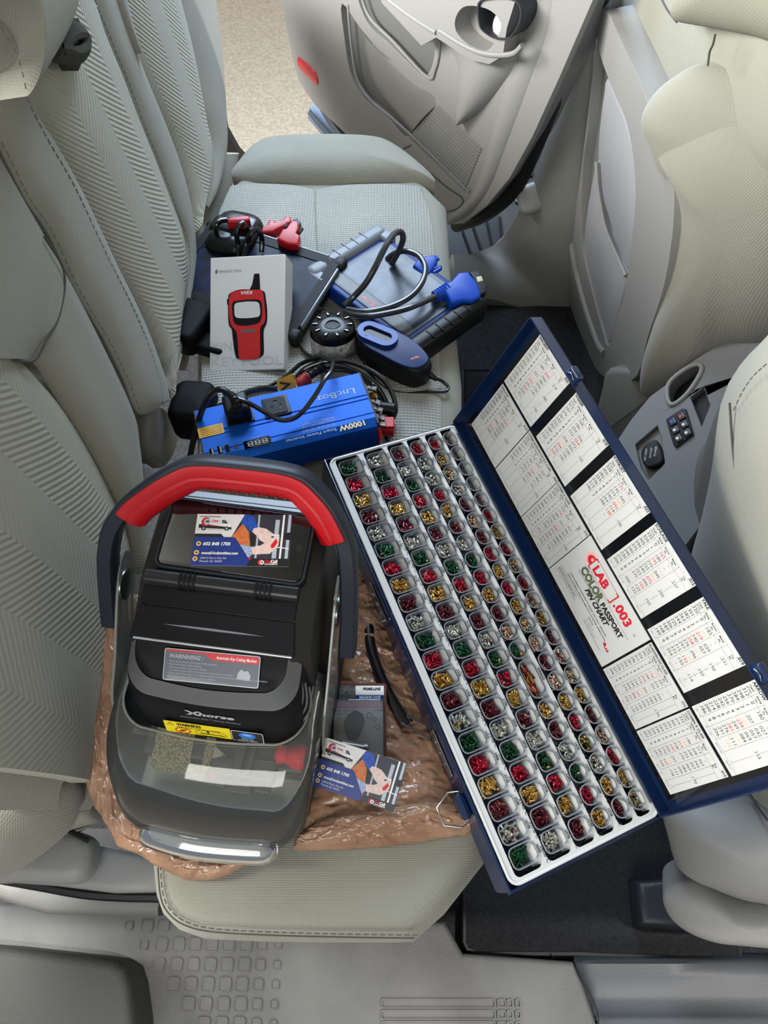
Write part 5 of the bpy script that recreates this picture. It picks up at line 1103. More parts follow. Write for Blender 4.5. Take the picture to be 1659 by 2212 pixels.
# ================================================================== business cards
CMATS = [mat('card_white', (236, 236, 234), .35), mat('card_blue', (24, 52, 132), .35), mat('card_black', (22, 24, 28), .35), mat('card_pale', (226, 224, 222), .35), mat('card_wood', (196, 134, 70), .4, col2=(214, 84, 50), vs=400),
         mat('card_denim', (30, 96, 200), .4, col2=(20, 56, 140), vs=500), mat('card_skin', (232, 212, 204), .4, col2=(222, 188, 178), vs=300), mat('card_red', (206, 24, 40), .35), mat('card_grey', (176, 184, 196), .35), mat('card_dark', (48, 50, 60), .35), mat('card_yellow', (246, 196, 80), .35), mat('card_sleeve', (120, 150, 200), .4, col2=(190, 200, 214), vs=600)]
def card(M, label, name='business_card'):
    W, H = .089, .051
    b = MB(M); b.box((0, 0, .0002), (W, H, .0004), 0)
    lv = [.00045]
    def pg(pts, mi, z=None):
        lv[0] += .000012; zz = lv[0]
        pts = ccw([((x - .5) * W, (.5 - y) * H) for x, y in pts]); b.add([(x, y, zz) for x, y in pts], [tuple(range(len(pts)))], mi)
    def tt(s_, x, y, h, mi=0, **k): lv[0] += .000012; b.text(s_, h=h * H, loc=((x - .5) * W, (.5 - y) * H), z=lv[0], mi=mi, **k)
    def cc(x, y, r, mi, asp=1): pg([(x + r * math.cos(a * .3307) / W * H, y + r * asp * math.sin(a * .3307)) for a in range(19)], mi)
    pg([(0, 0), (1, 0), (1, 1), (0, 1)], 9); pg([(.50, 0), (0, 0), (0, .40), (.27, .40), (.31, .46), (.38, .46)], 3)
    pg([(.49, .18), (.56, .34), (.59, .62), (.45, .58), (.38, .46)], 4)
    pg([(.575, .12), (.63, .12), (.63, .60), (.585, .60)], 2); pg([(.645, .0), (.665, 0), (.665, .85), (.645, .85)], 8); pg([(.68, 0), (.80, 0), (.80, .85), (.68, .85)], 9)
    pg([(.83, .10), (.875, .10), (.865, .85), (.82, .85)], 8); pg([(.905, 0), (.925, 0), (.915, .85), (.895, .85)], 0); pg([(.962, 0), (.992, 0), (.985, .85), (.952, .85)], 8); cc(.975, .42, .075, 2)
    pg([(.50, 0), (.60, .04), (.655, .26), (.60, .36), (.56, .30), (.49, .20), (.47, .16)], 5); pg([(.595, .34), (.61, .27), (.66, .25), (.74, .28), (.82, .38), (.80, .42), (.80, .50), (.74, .56), (.68, .50), (.66, .44)], 6)
    pg([(.45, .58), (.60, .63), (.615, .78), (.58, .86), (.53, .78)], 11); pg([(.60, .64), (.70, .60), (.79, .48), (.86, .41), (.885, .44), (.88, .60), (.80, .76), (.62, .78)], 6); pg([(.80, .60), (.85, .47), (.87, .54), (.84, .64), (.81, .66)], 7)
    pg([(.79, .385), (.88, .39), (.88, .43), (.80, .42)], 3); pg([(.86, .625), (.99, .65), (.99, .67), (.86, .645)], 3)
    pg([(.60, .86), (1, .86), (1, 1), (.57, 1)], 2); pg([(.55, .84), (.61, .84), (.60, .89)], 7)
    pg([(0, .39), (.275, .39), (.31, .455), (0, .455)], 2); pg([(0, .45), (.40, .45), (.43, .47), (.60, .89), (.57, 1), (0, 1)], 1)
    # van
    pg([(.03, .10), (.27, .08), (.33, .16), (.37, .21), (.375, .29), (.03, .27)], 0); pg([(.03, .20), (.15, .21), (.30, .25), (.375, .26), (.375, .30), (.03, .275)], 2); pg([(.10, .20), (.24, .235), (.30, .245), (.16, .235)], 7)
    pg([(.265, .11), (.30, .12), (.335, .19), (.27, .18)], 2); pg([(.03, .045), (.25, .05), (.25, .06), (.03, .055)], 2); pg([(.02, .30), (.38, .315), (.38, .325), (.02, .31)], 8)
    for x in (.085, .325): cc(x, .285, .042, 2); cc(x, .285, .02, 8)
    cc(.10, .155, .085, 7); cc(.115, .155, .062, 8); cc(.118, .15, .035, 2, .5); tt('One', .155, .16, .05, 7, bold=.04, shear=.2); tt('CALL', .21, .16, .05, 8); tt('LOCKSMITH', .155, .20, .03, 8)
    for x, y in ((.055, .585), (.045, .755), (.038, .875)): cc(x, y, .045, 10); cc(x, y, .020, 1)
    tt('602 848 1700', .10, .615, .062, 0, bold=.035, shear=.15); tt('onecall-locksmithaz.com', .095, .785, .050, 0, bold=.035, shear=.1, w=.375 * W)
    tt('2500 E Marco Polo Rd', .088, .875, .036, 3, shear=.1); tt('Phoenix AZ  85050', .086, .935, .036, 3, shear=.1)
    cc(.715, .93, .055, 7); cc(.728, .93, .040, 3); cc(.728, .93, .02, 2, .6); tt('One', .755, .935, .055, 7, bold=.04); tt('Call', .815, .935, .055, 0, bold=.04); tt('LOCKSMITH', .755, .975, .030, 0, bold=.03)
    o = b.build(name, CMATS, shade=False); o['label'] = label; o['category'] = 'business card'; return o
spl = (SM.to_3x3() @ Vector((0, 0, 1))).normalized(); s0 = SM @ Vector((0, 0, .0012))
cs = [at(x, y, pl=(spl, s0)) for x, y in ((427, 1118), (629, 1120), (624, 1217), (414, 1214))]
card(frame(sum(cs, Vector()) / 4, (cs[1] - cs[0]) + (cs[2] - cs[3]), None, spl), 'business card with a van and a lock repair photo lying on the machine screen')
# ================================================================== loose things on the seat
from mathutils import noise
def qf(q, z=None, pl=None):
    P = [at(x, y, z=z) if z is not None else at(x, y, pl=pl) for x, y in q]        # TL TR BR BL
    n = Vector(pl[0]).normalized() if pl else Vector((0, 0, 1))
    c = sum(P, Vector()) / 4; x = (P[1] - P[0]) + (P[2] - P[3]); y = (P[0] - P[3]) + (P[1] - P[2])
    W = ((P[1] - P[0]).length + (P[2] - P[3]).length) / 2; H = ((P[0] - P[3]).length + (P[1] - P[2]).length) / 2
    d = (x.normalized() - Vector((y.y, -y.x, 0)).normalized() * -1) if False else x
    return frame(c, x, None, n), W, H
m_cab = mat('black_cable', (10, 10, 12), .26, coat=.3)
m_bp = mat('black_plastic', (13, 14, 17), .42, spec=.28)
def cable(label, pts, r, group=None, name='cable', m=None, cat='cable'):
    b = MB(); b.tube([at(x, y, z=z) for x, y, z in pts], r, 10, step=8); o = b.build(name, m or m_cab)
    return tag(o, label, cat, group)
# ---------------------------------------------------------------- inverter
m_alu = mat('blue_anodised_aluminium', (6, 90, 190), .5, metal=.2, spec=.3)
IP = [at(x, y, z=.062) for x, y in ((775, 806), (798, 914), (430, 1000), (430, 890))]
ix = ((IP[3] - IP[0]) + (IP[2] - IP[1])).normalized(); IM = frame(IP[0], ix, None, (0, 0, 1)); IMi = IM.inverted()
def I2(px, py, z=0): v = IMi @ at(px, py, z=.062 + z); return (v.x, v.y)
IW, IH = .232, .090
inv = thing('power_inverter', 'bright blue finned power inverter with outlets and USB ports, lying behind the key machine', 'power inverter', (-.14, .6, 0))
b = MB(IM @ Matrix(((0, 0, 1, 0), (1, 0, 0, 0), (0, 1, 0, 0), (0, 0, 0, 1))))
# section in (y, z), extruded along x
sec = [(0, -.055), (-.004, -.052), (-.004, -.004), (0, 0), (.040, 0), (.0405, -.0012), (.042, -.0012), (.0425, 0), (.047, 0), (.0475, -.0012), (.049, -.0012), (.0495, 0), (.073, 0), (.0735, -.001), (.0745, -.001), (.075, 0), (IH - .008, 0), (IH - .001, -.004)]
for k in range(8): sec += [(IH + .003, -.006 - .0055 * k), (IH + .003, -.0085 - .0055 * k), (IH - .002, -.0090 - .0055 * k), (IH - .002, -.0112 - .0055 * k)]
sec += [(IH, -.055)]
b.prism(ccw(sec), 0, IW, 0); b.build('housing', m_alu, inv, ang=25)
b = MB(IM); b.box((-.001, IH / 2, -.028), (.003, IH + .004, .054)); b.build('end_plate', m_blk, inv); b = MB(IM); b.box((IW + .001, IH / 2, -.028), (.003, IH + .004, .054)); b.build('end_plate', m_blk, inv)
def outlet(x, y):
    o = MB(IM); o.prism(rrect(.036, .034, .002, 3, x, y), 0, .0022, 0, bev=.0006); o.holed(rrect(.028, .028, .003, 4, x, y), [rrect(.0026, .008, .0005, 2, x - .006, y + .003), rrect(.0026, .0068, .0005, 2, x + .006, y + .003), ell(.0028, .0028, 14, x, y - .007)][::1], .0022, .0032, 1); o.build('outlet', [m_bp, mat('outlet_face', (26, 29, 36), .5, spec=.2)], inv)
ox, oy = I2(597, 879); outlet(ox, oy); ox2, oy2 = I2(517, 893); outlet(ox2, oy2 + .002)
b = MB(IM)
def it(s_, px, py, h, mi=0, **k): x, y = I2(px, py); b.text(s_, h=h, loc=(x, y), z=.0003, mi=mi, M=None, **k)
it('LncBoz', 764, 838, .0105, 0, w=.054); it('1000W', 786, 908, .0085, 1, bold=.04); it('Smart Power Inverter', 726, 924, .0050, 0, w=.070)
for k, (s_, px, py) in enumerate((('DC 12V TO AC 110V 60HZ', 723, 914), ('Output 1000W 2.4A x 2 USB', 722, 905), ('Modified Sine Wave', 722, 900))): it(s_, px, py, .0028, 0, w=.045)
b.build('printed_lettering', [mat('pale_print', (150, 165, 190), .4), mat('yellowish_print', (190, 170, 120), .4)], inv, shade=False); b = MB(IM); x, y = I2(556, 956); b.plate(rrect(.036, .013, .001, 3, x, y), .0004, 2)
b.text('888', h=.0085, w=.028, loc=(x + .0145 - .029, y - .0043), z=.0006, mi=3); b.text('LCD OUTPUT V', h=.002, loc=(x - .012, y - .0105), z=.0004, mi=3)
for px, py, wd, ht in ((458, 978, .0055, .013), (475, 972, .0055, .013), (491, 969, .0055, .012), (511, 965, .0035, .008)):
    x, y = I2(px, py); b.plate(rrect(wd, ht, .0008, 3, x, y), .0004, 2)
    if px < 480: b.box((x - .0012, y, .0008), (.0016, ht * .8, .0006), 1)
x, y = I2(565, 954); b.plate(ell(.001, .001, 10, x - .012, y), .0005, 2)
b.build('printed_panel', [mat('pale_print', (150, 165, 190), .4), mat('yellowish_print', (190, 170, 120), .4), m_gl, mat('dim_segments', (130, 135, 140), .5)], inv, shade=False).name = 'port_panel'
x, y = I2(458, 929); b = MB(IM); b.plate(rrect(.034, .017, .001, 3, x + .0015, y + .001), .0005, 0)
for k in range(5): b.plate(rrect(.029, .0006, .0002, 2, x + .0015, y - .005 + k * .003), .0007, 1)
b.build('yellow_label', [mat('label_yellow', (226, 170, 40), .45), m_ink], inv, shade=False)
# terminals on the right end
b = MB(); p = at(815, 925, z=.035); b.cyl(p, p + Vector((.024, -.004, 0)), .009, 20, 0); b.box(p + Vector((.012, .002, .007)), (.022, .018, .010), 0); b.build('red_terminal', m_rg, inv, bevel=.001)
b = MB(); p = at(812, 880, z=.035); b.cyl(p, p + Vector((.026, -.004, 0)), .009, 20, 0); b.build('black_terminal', m_bp, inv)
b = MB()
for px, py in ((795, 838), (803, 868), (808, 884), (812, 902), (814, 915)): 
    p = at(px, py, z=.05); b.cyl(p, p + Vector((.012, -.002, .0)), .0035, 10); b.cyl(p + Vector((.004, 0, .002)), p + Vector((.007, .0, .010)), .0012, 8)
b.build('terminal_screw', m_steel, inv)
b = MB(); b.tube([at(x, y, z=z) for x, y, z in ((814, 918, .05), (820, 935, .045), (822, 952, .04))], .004, 8, flat=.4); b.build('red_fuse_tab', m_rg, inv)
b = MB(); b.cyl(at(802, 855, z=.045), at(810, 857, z=.040), .0055, 16); b.build('brass_nut', mat('brass', (190, 140, 60), .35, metal=.8), inv)
# plug in the left outlet with its cord
pl_ = thing('power_plug', 'black power plug with ribbed strain relief pushed into the blue inverter', 'plug', (-.2, .6, .07))
b = MB(IM); b.prism(rrect(.034, .034, .006, 5, ox2 + .001, oy2 + .000), .002, .026, 0, bev=.005, bev0=0); b.build('plug_body', m_bp, pl_)
b = MB(); b.tube([at(508, 893, z=.09), at(512, 880, z=.108), at(506, 862, z=.118), at(498, 852, z=.116)], lambda t: .0085 - .004 * t + .0006 * math.sin(t * 60), 12, step=16); b.build('strain_relief', m_bp, pl_)
cable('thick black cord arching from the plug down the left end of the blue inverter', [(500, 855, .116), (488, 845, .118), (470, 842, .116), (452, 858, .10), (437, 885, .08), (426, 920, .05), (416, 960, .02), (410, 990, .0)], .0042, name='cable', cat='cable')
cable('thin black cable crossing over the top of the blue inverter in a long swoop', [(485, 850, .11), (500, 856, .118), (540, 872, .112), (575, 892, .096), (604, 907, .080), (632, 905, .074), (655, 888, .078), (680, 855, .085), (700, 822, .09), (716, 800, .085), (718, 782, .07), (706, 775, .05), (688, 773, .04), (650, 786, .02), (615, 815, .01), (560, 845, .006)], .0032)
# ---------------------------------------------------------------- boxed mini key tool
bs_ = .118 / .105
BQ = [CAM + (Vector(v) - CAM) * bs_ for v in ((-.241, .796, .169), (-.138, .788, .182), (-.128, .651, .105), (-.232, .659, .092))]
bc = sum(BQ, Vector()) / 4; bx = (BQ[1] - BQ[0]) + (BQ[2] - BQ[3]); by = (BQ[0] - BQ[3]) + (BQ[1] - BQ[2]); bn = bx.cross(by).normalized()
BM = frame(bc, bx, None, bn); BW, BH = .1180, .1745
box = thing('product_box', 'white retail box printed with a red handheld key tool, leaning on the tablets', 'box', (-.2, .7, 0))
m_bw = mat('matte_white_box', (205, 205, 200), .5)
b = MB(BM); b.box((0, 0, -.021), (BW, BH, .042)); b.build('carton', m_bw, box, bevel=.0012)
b = MB(BM)
z = .0004
def bp(pts, mi, z): 
    pts = ccw([((x - 745) / 1260 * BW, (1075 - y) / 1945 * BH) for x, y in pts]); b.add([(x, y, z) for x, y in pts], [tuple(range(len(pts)))], mi)
def sp(pts, n=40): return [(p.x, p.y) for p in smooth([(x, y, 0) for x, y in pts], n, True)]
def tz(s_, x, y, h, mi, **k): b.text(s_, h=h, loc=((x - 745) / 1260 * BW, (1075 - y) / 1945 * BH), z=.0003 + k.pop('dz', 0), mi=mi, **k)
tz('MINI', 150, 1700, .0135, 3); tz('KEYTOOL', 150, 1960, .0135, 3, w=.112)
bp([(860, 415), (950, 415), (965, 690), (780, 690), (830, 590)], 1, .0006)
bp(sp([(440, 740), (600, 675), (800, 680), (1020, 715), (1060, 850), (1085, 1050), (1080, 1250), (1030, 1370), (1030, 1560), (1035, 1750), (1010, 1810), (900, 1865), (640, 1855), (560, 1800), (510, 1500), (490, 1340), (440, 1260), (425, 1000), (430, 850)], 80), 1, .0007)
bp([(405, 825), (440, 820), (440, 940), (410, 920)], 1, .0008)
bp(sp([(465, 740), (600, 688), (850, 685), (1000, 720), (1035, 900), (1055, 1180), (1020, 1280), (970, 1360), (970, 1800), (880, 1860), (690, 1868), (620, 1830), (590, 1500), (560, 1370), (480, 1270), (445, 1100), (440, 880)], 80), 2, .0009)
bp(sp([(500, 900), (600, 860), (780, 850), (960, 870), (1000, 1000), (985, 1200), (900, 1270), (700, 1290), (560, 1260), (510, 1150)], 50), 1, .0011)
bp(sp([(545, 915), (650, 890), (800, 885), (930, 905), (965, 1000), (960, 1130), (860, 1160), (700, 1165), (560, 1140), (535, 1030)], 50), 4, .0013)
bp([(650, 1360), (885, 1350), (885, 1405), (650, 1412)], 5, .0011)
tz('VVDI', 630, 760, .0048, 4, bold=.05, w=.0185, dz=.001, shear=.2); tz('MINI KEY TOOL', 265, 370, .0040, 5, w=.036); bp([(200, 330), (240, 305), (240, 350), (225, 385), (205, 385)], 5, .0005)
b.build('box_print', [m_bw, m_bb, mat('print_red', (190, 28, 30), .45), mat('embossed_grey', (186, 186, 182), .5), mat('print_pale', (200, 200, 196), .5), mat('print_grey', (90, 90, 88), .5)], box, shade=False)
# ---------------------------------------------------------------- tablets
tb = thing('diagnostic_tablet', 'dark diagnostic tablet with silver edge and black corner guards, half under the white box', 'tablet', (-.17, .85, 0))
TM = frame(at(742, 562, z=.045), at(742, 562, z=.045) - at(560, 505, z=.045), None, (0, -.10, 1)) @ T(-.125, -.084, 0)
b = MB(TM); b.prism(rrect(.250, .168, .012, 5), -.028, -.002, 0, bev=.004); b.build('back_case', m_bp, tb)
b = MB(TM); b.holed(rrect(.244, .162, .010, 5), [rrect(.214, .132, .003, 3, 0, 0)], -.003, .0005, 0); b.build('bezel', m_bb, tb)
b = MB(TM); b.prism(rrect(.214, .132, .003, 3), -.003, -.0008, 0); b.build('glass', mat('dusty_blue_glass', (9, 14, 30), .36, spec=.12, col2=(24, 34, 60), vs=60), tb)
b = MB(TM); b.box((.0, .0835, -.004), (.200, .005, .010), bev=.002); b.box((.1245, 0, -.004), (.005, .13, .010), bev=.002); b.build('silver_edge', mat('silver_grey_rail', (120, 126, 136), .3, metal=.5), tb)
for sx in (-1, 1):
    for sy in (-1, 1):
        b = MB(TM); b.box((sx * .120, sy * .080, -.012), (.020, .022, .026), bev=.006); b.build('corner_guard', m_blk, tb)
b = MB(TM); b.box((-.080, .066, .006), (.060, .040, .030), bev=.012); b.build('rear_grip', m_bp, tb)
# second, blue tablet
tq = [(803, 512), (1003, 640), (905, 748), (712, 590)]
M2, W2, H2 = qf(tq, z=.035); 
tb2 = thing('diagnostic_tablet', 'blue diagnostic tablet with ribbed grips on both ends, in front of the seat edge', 'tablet', (.02, .85, 0))
W2, H2 = .232, .150
b = MB(M2); b.prism(rrect(W2 - .02, H2, .008, 5), -.030, -.001, 0, bev=.004); b.build('blue_frame', mat('dull_blue_plastic', (12, 48, 118), .45, spec=.3), tb2)
b = MB(M2); b.prism(rrect(W2 - .05, H2 - .022, .004, 4), -.002, .0004, 0); b.plate(rrect(W2 - .052, .018, .002, 3, 0, -H2 / 2 + .022), .0007, 2)
b.prism(rrect(W2 - .062, H2 - .055, .002, 3, 0, .008), .0004, .0007, 1); b.text('AUTEL', h=.008, loc=(-.018, -H2 / 2 + .018), z=.0010, mi=3, bold=.03, w=.032)
b.build('screen', [mat('screen_border', (30, 36, 46), .3, spec=.3), mat('dusty_glass', (40, 50, 66), .28, spec=.3, col2=(78, 88, 102), vs=40), mat('border_grey', (52, 52, 52), .4), mat('autel_red', (190, 70, 50), .4)], tb2)
def grip(sx, label, m):
    g_ = MB(M2); g_.prism(rrect(.030, H2 + .016, .012, 6, sx * (W2 / 2 - .002), 0), -.034, .009, 0, bev=.010, bev0=.008); 
    for sy in (-1, 1): g_.prism(rrect(.036, .022, .006, 4, sx * (W2 / 2 - .016), sy * (H2 / 2 - .002)), -.030, .006, 0, bev=.005, bev0=0)
    o = g_.build('end_grip', m, tb2); o['label'] = label
    for k in range(5):
        r_ = MB(M2); r_.box((sx * (W2 / 2 + .002), -.04 + .020 * k, .0085), (.020, .0022, .003), bev=.001); r_.build('grip_ridge', m, o)
grip(-1, 'light grey ribbed grip', mat('light_grey_rubber', (120, 126, 134), .45)); grip(1, 'black ribbed grip', m_bp)
# ---------------------------------------------------------------- round black puck
pk_ = thing('camera_puck', 'round black glossy disc with notched rim and white side, between box and blue dongle', 'round device', (-.08, .78, 0))
PKM = T(*at(718, 700, z=.052)) @ Rx(-8)
b = MB(PKM); b.lathe([(.0, -.002), (.010, -.002), (.0105, -.0005), (.016, .001), (.0175, .0005), (.030, -.001), (.0335, -.004), (.0345, -.010), (.0345, -.016)], 48, 0, cap=False); b.cyl((0, 0, -.003), (0, 0, -.002), .0098, 24, 0); b.build('black_top', mat('satin_black', (8, 8, 10), .3, spec=.3), pk_)
b = MB(PKM); b.lathe([(.0350, -.015), (.0355, -.018), (.0350, -.038), (.033, -.041), (0, -.041)], 48, 0, cap=False); b.build('white_side', mat('scuffed_white', (206, 204, 196), .45, col2=(120, 118, 112), vs=120), pk_)
for k in range(10):
    a = k * .6283; b = MB(PKM @ Rz(math.degrees(a))); b.box((.0262, 0, .0005), (.008, .0036, .0022), bev=.0006); b.build('rim_notch', m_gl, pk_)
cable('black lead looping around the round disc', [(700, 668, .02), (672, 664, .03), (652, 680, .025), (644, 710, .02), (648, 745, .012), (668, 768, .008), (700, 780, .006), (740, 785, .006)], .0028)
# ---------------------------------------------------------------- blue dongle
VM = None
vo = [(769, 722), (776, 707), (800, 701), (838, 705), (870, 722), (905, 745), (926, 768), (929, 782), (915, 795), (893, 799), (862, 790), (820, 768), (785, 747)]
dg = thing('wireless_dongle', 'dark blue handheld vehicle dongle with oval ring, cable out of its end', 'dongle', (.02, .73, 0))
P = Plane((0, 0, 1), (0, .73, .045))
o_ = P.o([(x, y) for x, y in vo], 0, 60); cx = sum(x for x, y in o_) / 60; cy = sum(y for x, y in o_) / 60
def off(o, k): return [(cx + (x - cx) * k, cy + (y - cy) * k) for x, y in o]
b = MB(P.M); b.rings([[(x, y, -.045) for x, y in off(o_, .90)], [(x, y, -.036) for x, y in off(o_, 1.03)], [(x, y, -.010) for x, y in off(o_, 1.05)], [(x, y, -.002) for x, y in off(o_, 1.01)], [(x, y, 0) for x, y in off(o_, .97)]]); b.build('lower_shell', m_bp, dg, ang=50)
b = MB(P.M); b.prism(off(o_, .955), -.001, .0025, 0, bev=.0015); b.build('blue_top', mat('navy_satin', (12, 34, 84), .42, spec=.3), dg)
d1 = Vector(P.q(786, 716)); d2 = Vector(P.q(846, 741)); 
RM = P.M @ Matrix.Translation(((d1.x + d2.x) / 2, (d1.y + d2.y) / 2, .0025)) @ Matrix.Rotation(math.atan2(d2.y - d1.y, d2.x - d1.x), 4, 'Z')
b = MB(RM); b.holed(rrect(.064, .036, .0178, 8), [rrect(.046, .017, .0084, 8)], 0, .006, 0); b.build('oval_ring', mat('blue_grey_metal', (26, 48, 104), .4, metal=.2), dg, bevel=.0015)
b = MB(RM); b.plate(rrect(.046, .017, .0084, 8), .002, 0); b.plate(ell(.0018, .0018, 12, -.013, -.012), .0063, 0); b.build('dark_window', mat('satin_black'), dg)
q = Vector(P.q(897, 777)); b = MB(P.M @ Matrix.Translation((q.x, q.y, .0027)) @ Rz(22)); b.text('AUTEL', h=.0032, loc=(0, 0), z=0, anchor='c', bold=.04); b.build('maker_lettering', mat('autel_red'), dg, shade=False)
b = MB(); b.tube([at(918, 803, z=.022), at(932, 812, z=.020), at(944, 820, z=.016)], lambda t: .0062 - .003 * t, 10); b.build('cable_boot', m_bp, dg)
cable('thin black lead curling from the blue dongle along the seat edge', [(940, 817, .016), (956, 824, .008), (968, 836, .006), (962, 845, .006), (930, 846, .005), (880, 850, .005), (840, 843, .006), (815, 825, .006), (795, 800, .01), (786, 780, .02)], .0026)
# ---------------------------------------------------------------- coil of black cable by the inverter
cable('coil of black cable wrapped behind the right end of the blue inverter', [(640, 815, .01), (660, 796, .02), (700, 781, .03), (745, 780, .035), (790, 795, .04), (825, 818, .04), (846, 848, .035), (855, 880, .03), (850, 900, .02), (838, 915, .012), (835, 940, .008), (836, 955, .005)], .0036, 'coil', name='cable_coil')
cable('coil of black cable wrapped behind the right end of the blue inverter', [(655, 812, .015), (690, 793, .025), (730, 790, .03), (770, 803, .03), (800, 822, .03), (822, 846, .03), (838, 880, .025), (842, 920, .02), (836, 950, .012)], .0036, 'coil', name='cable_coil')
cable('coil of black cable wrapped behind the right end of the blue inverter', [(665, 818, .01), (700, 800, .018), (745, 800, .02), (780, 815, .02), (808, 842, .02), (828, 872, .02), (842, 905, .015), (840, 945, .01)], .0036, 'coil', name='cable_coil')
cable('black cable passing behind the inverter under the yellow tag', [(600, 840, .01), (570, 838, .012), (530, 848, .012), (490, 870, .01), (470, 880, .008)], .004)
tg = MB(); t0 = [at(x, y, z=z) for x, y, z in ((597, 822, .045), (631, 806, .05), (641, 838, .035), (607, 858, .03))]; tg.rings([[p - Vector((0, 0, .003)) for p in t0], t0]); TMg = frame(t0[0], t0[0] - t0[3], None, (0, -.25, 1))
tg.text('AV', h=.014, loc=(-.030, -.018), z=.0016, mi=1, bold=.03, M=TMg); tag(tg.build('cable_tag', [mat('tag_yellow', (214, 156, 34), .45), m_ink], shade=False), 'yellow paper tag wrapped on the cable behind the blue inverter', 'tag')
b = MB(); b.tube([at(644, 832, z=.02), at(664, 817, z=.028)], .0085, 12, smoothp=False)
for k in range(6): b.tube([at(646 + k * 3.4, 830 - k * 2.6, z=.022 + k * .001), at(647.5 + k * 3.4, 829 - k * 2.6, z=.022 + k * .001)], .0098, 12, smoothp=False)
tag(b.build('cable_sleeve', mat('dull_red', (170, 50, 44), .5)), 'ribbed red cable sleeve behind the top edge of the blue inverter', 'cable sleeve')
b = MB(); b.tube([at(665, 815, z=.028), at(685, 800, z=.03), at(696, 792, z=.03)], lambda t: .006 + .0006 * math.sin(t * 50), 10, step=10); tag(b.build('cable_sleeve', m_bp), 'ribbed black cable sleeve beside the red one', 'cable sleeve')
# ---------------------------------------------------------------- blue OBD plug and its cable
m_ob = mat('bright_blue_plastic', (12, 66, 168), .4, spec=.35)
pg_ = thing('diagnostic_plug', 'bright blue diagnostic plug with dark socket end lying over the seat edge', 'plug', (.12, .86, .03))
PP = Plane((.05, -.15, 1), at(990, 620, z=.055))
b = MB(); slab(b, PP, [(962, 612), (975, 606), (990, 588), (1012, 585), (1022, 598), (1028, 604), (1040, 630), (1038, 640), (1020, 650), (1000, 648), (985, 652), (976, 654), (968, 640), (960, 625)], -.024, .0, .004, bev0=.003); b.build('plug_shell', m_ob, pg_)
b = MB(); slab(b, PP, [(1015, 588), (1034, 584), (1052, 616), (1050, 630), (1038, 636), (1026, 606)], -.020, -.004, .002); b.build('socket_end', m_blk, pg_)
b = MB(); slab(b, PP, [(1029, 598), (1040, 596), (1044, 606), (1032, 609)], -.020, -.0035, .0005); b.build('pin_block', mat('cream_plastic', (190, 184, 150), .4), pg_)
b = MB(); b.tube(PP.ps([(938, 641), (952, 634), (968, 626)], -.010), lambda t: .008 + .003 * t + .0010 * math.sin(t * 34), 14, step=16); b.build('strain_relief', m_ob, pg_)
cable('thick dark grey cable running from the blue plug over the blue tablet', [(940, 640, .050), (915, 652, .055), (880, 666, .060), (840, 676, .060), (800, 682, .055), (765, 680, .048), (745, 672, .04)], .0048, m=mat('grey_black_cable', (40, 41, 43), .28, coat=.3))
cable('thick dark grey cable standing in a tall loop above the blue tablet', [(744, 660, .045), (765, 640, .055), (790, 612, .075), (810, 578, .095), (826, 545, .105), (840, 520, .108), (855, 503, .105), (868, 503, .10), (870, 520, .088), (860, 545, .065), (846, 570, .04)], .0048, m=mat('grey_black_cable'))
cable('dark grey cable curving in a wide arc across the blue tablet screen', [(836, 560, .035), (848, 550, .045), (866, 543, .060), (886, 544, .068), (906, 554, .07), (918, 575, .07), (916, 600, .068), (902, 625, .065), (880, 645, .062), (850, 660, .060), (815, 670, .058), (780, 673, .052), (750, 668, .045)], .0046, m=mat('grey_black_cable'))
cn = thing('cable_connector', 'blue screw on cable connector behind the blue tablet at the seat edge', 'connector', (.08, .95, .03))
CNP = Plane((0, -.2, 1), at(925, 575, z=.04))
b = MB(); slab(b, CNP, [(892, 572), (902, 560), (920, 552), (938, 549), (946, 556), (944, 568), (936, 580), (928, 592), (910, 590)], -.02, 0, .004); b.build('connector_body', m_ob, cn)
b = MB()
for a_, c_ in (((934, 583), (953, 576)), ((936, 590), (952, 580)), ((940, 555), (946, 562))): b.tube(CNP.ps([a_, c_], -.006), .0035, 10, smoothp=False)
b.build('thumb_screw', m_ob, cn)
# ---------------------------------------------------------------- red connectors at the top left of the pile
m_rc = mat('red_connector', (176, 22, 30), .38)
def redc(label, body, pins_, boot, z=.05):
    o = thing('red_connector', label, 'connector', tuple(at(*body[0], z=0)))
    Q_ = Plane((0, -.15, 1), at(*body[0], z=z)); s_ = MB(); slab(s_, Q_, body, -.018, 0, .003, bev0=.002); s_.build('shell', m_rc, o)
    for l in pins_: s_ = MB(); s_.tube(Q_.ps(l, -.006), .0028, 8, smoothp=False); s_.build('screw', m_pld, o)
    if boot: s_ = MB(); s_.tube(Q_.ps(boot, -.008), .0065, 10); s_.build('boot', m_rc, o)
redc('red serial connector with two grey screws, right of the other red connectors', [(598, 515), (610, 494), (618, 492), (624, 482), (632, 474), (644, 478), (646, 492), (640, 502), (648, 508), (644, 528), (622, 526)], [[(616, 492), (622, 482)], [(646, 504), (653, 494)]], None, .06)
redc('long red connector with collar lying between the other red connectors', [(556, 492), (578, 484), (580, 475), (592, 474), (594, 480), (612, 473), (616, 466), (627, 467), (630, 478), (618, 486), (600, 494), (590, 500), (566, 502)], [], None, .045)
redc('small red connector at the end of a black lead, far left of the pile', [(488, 472), (500, 468), (525, 465), (538, 465), (540, 474), (526, 478), (500, 478), (490, 478)], [], None, .08)
b = MB(); slab(b, Plane((0, 0, 1), (0, 0, .045)), [(632, 474), (642, 470), (650, 480), (646, 488), (636, 484)], -.012, 0, .002); tag(b.build('grey_cap', m_pld), 'dark grey connector cap behind the red serial connector', 'cap')
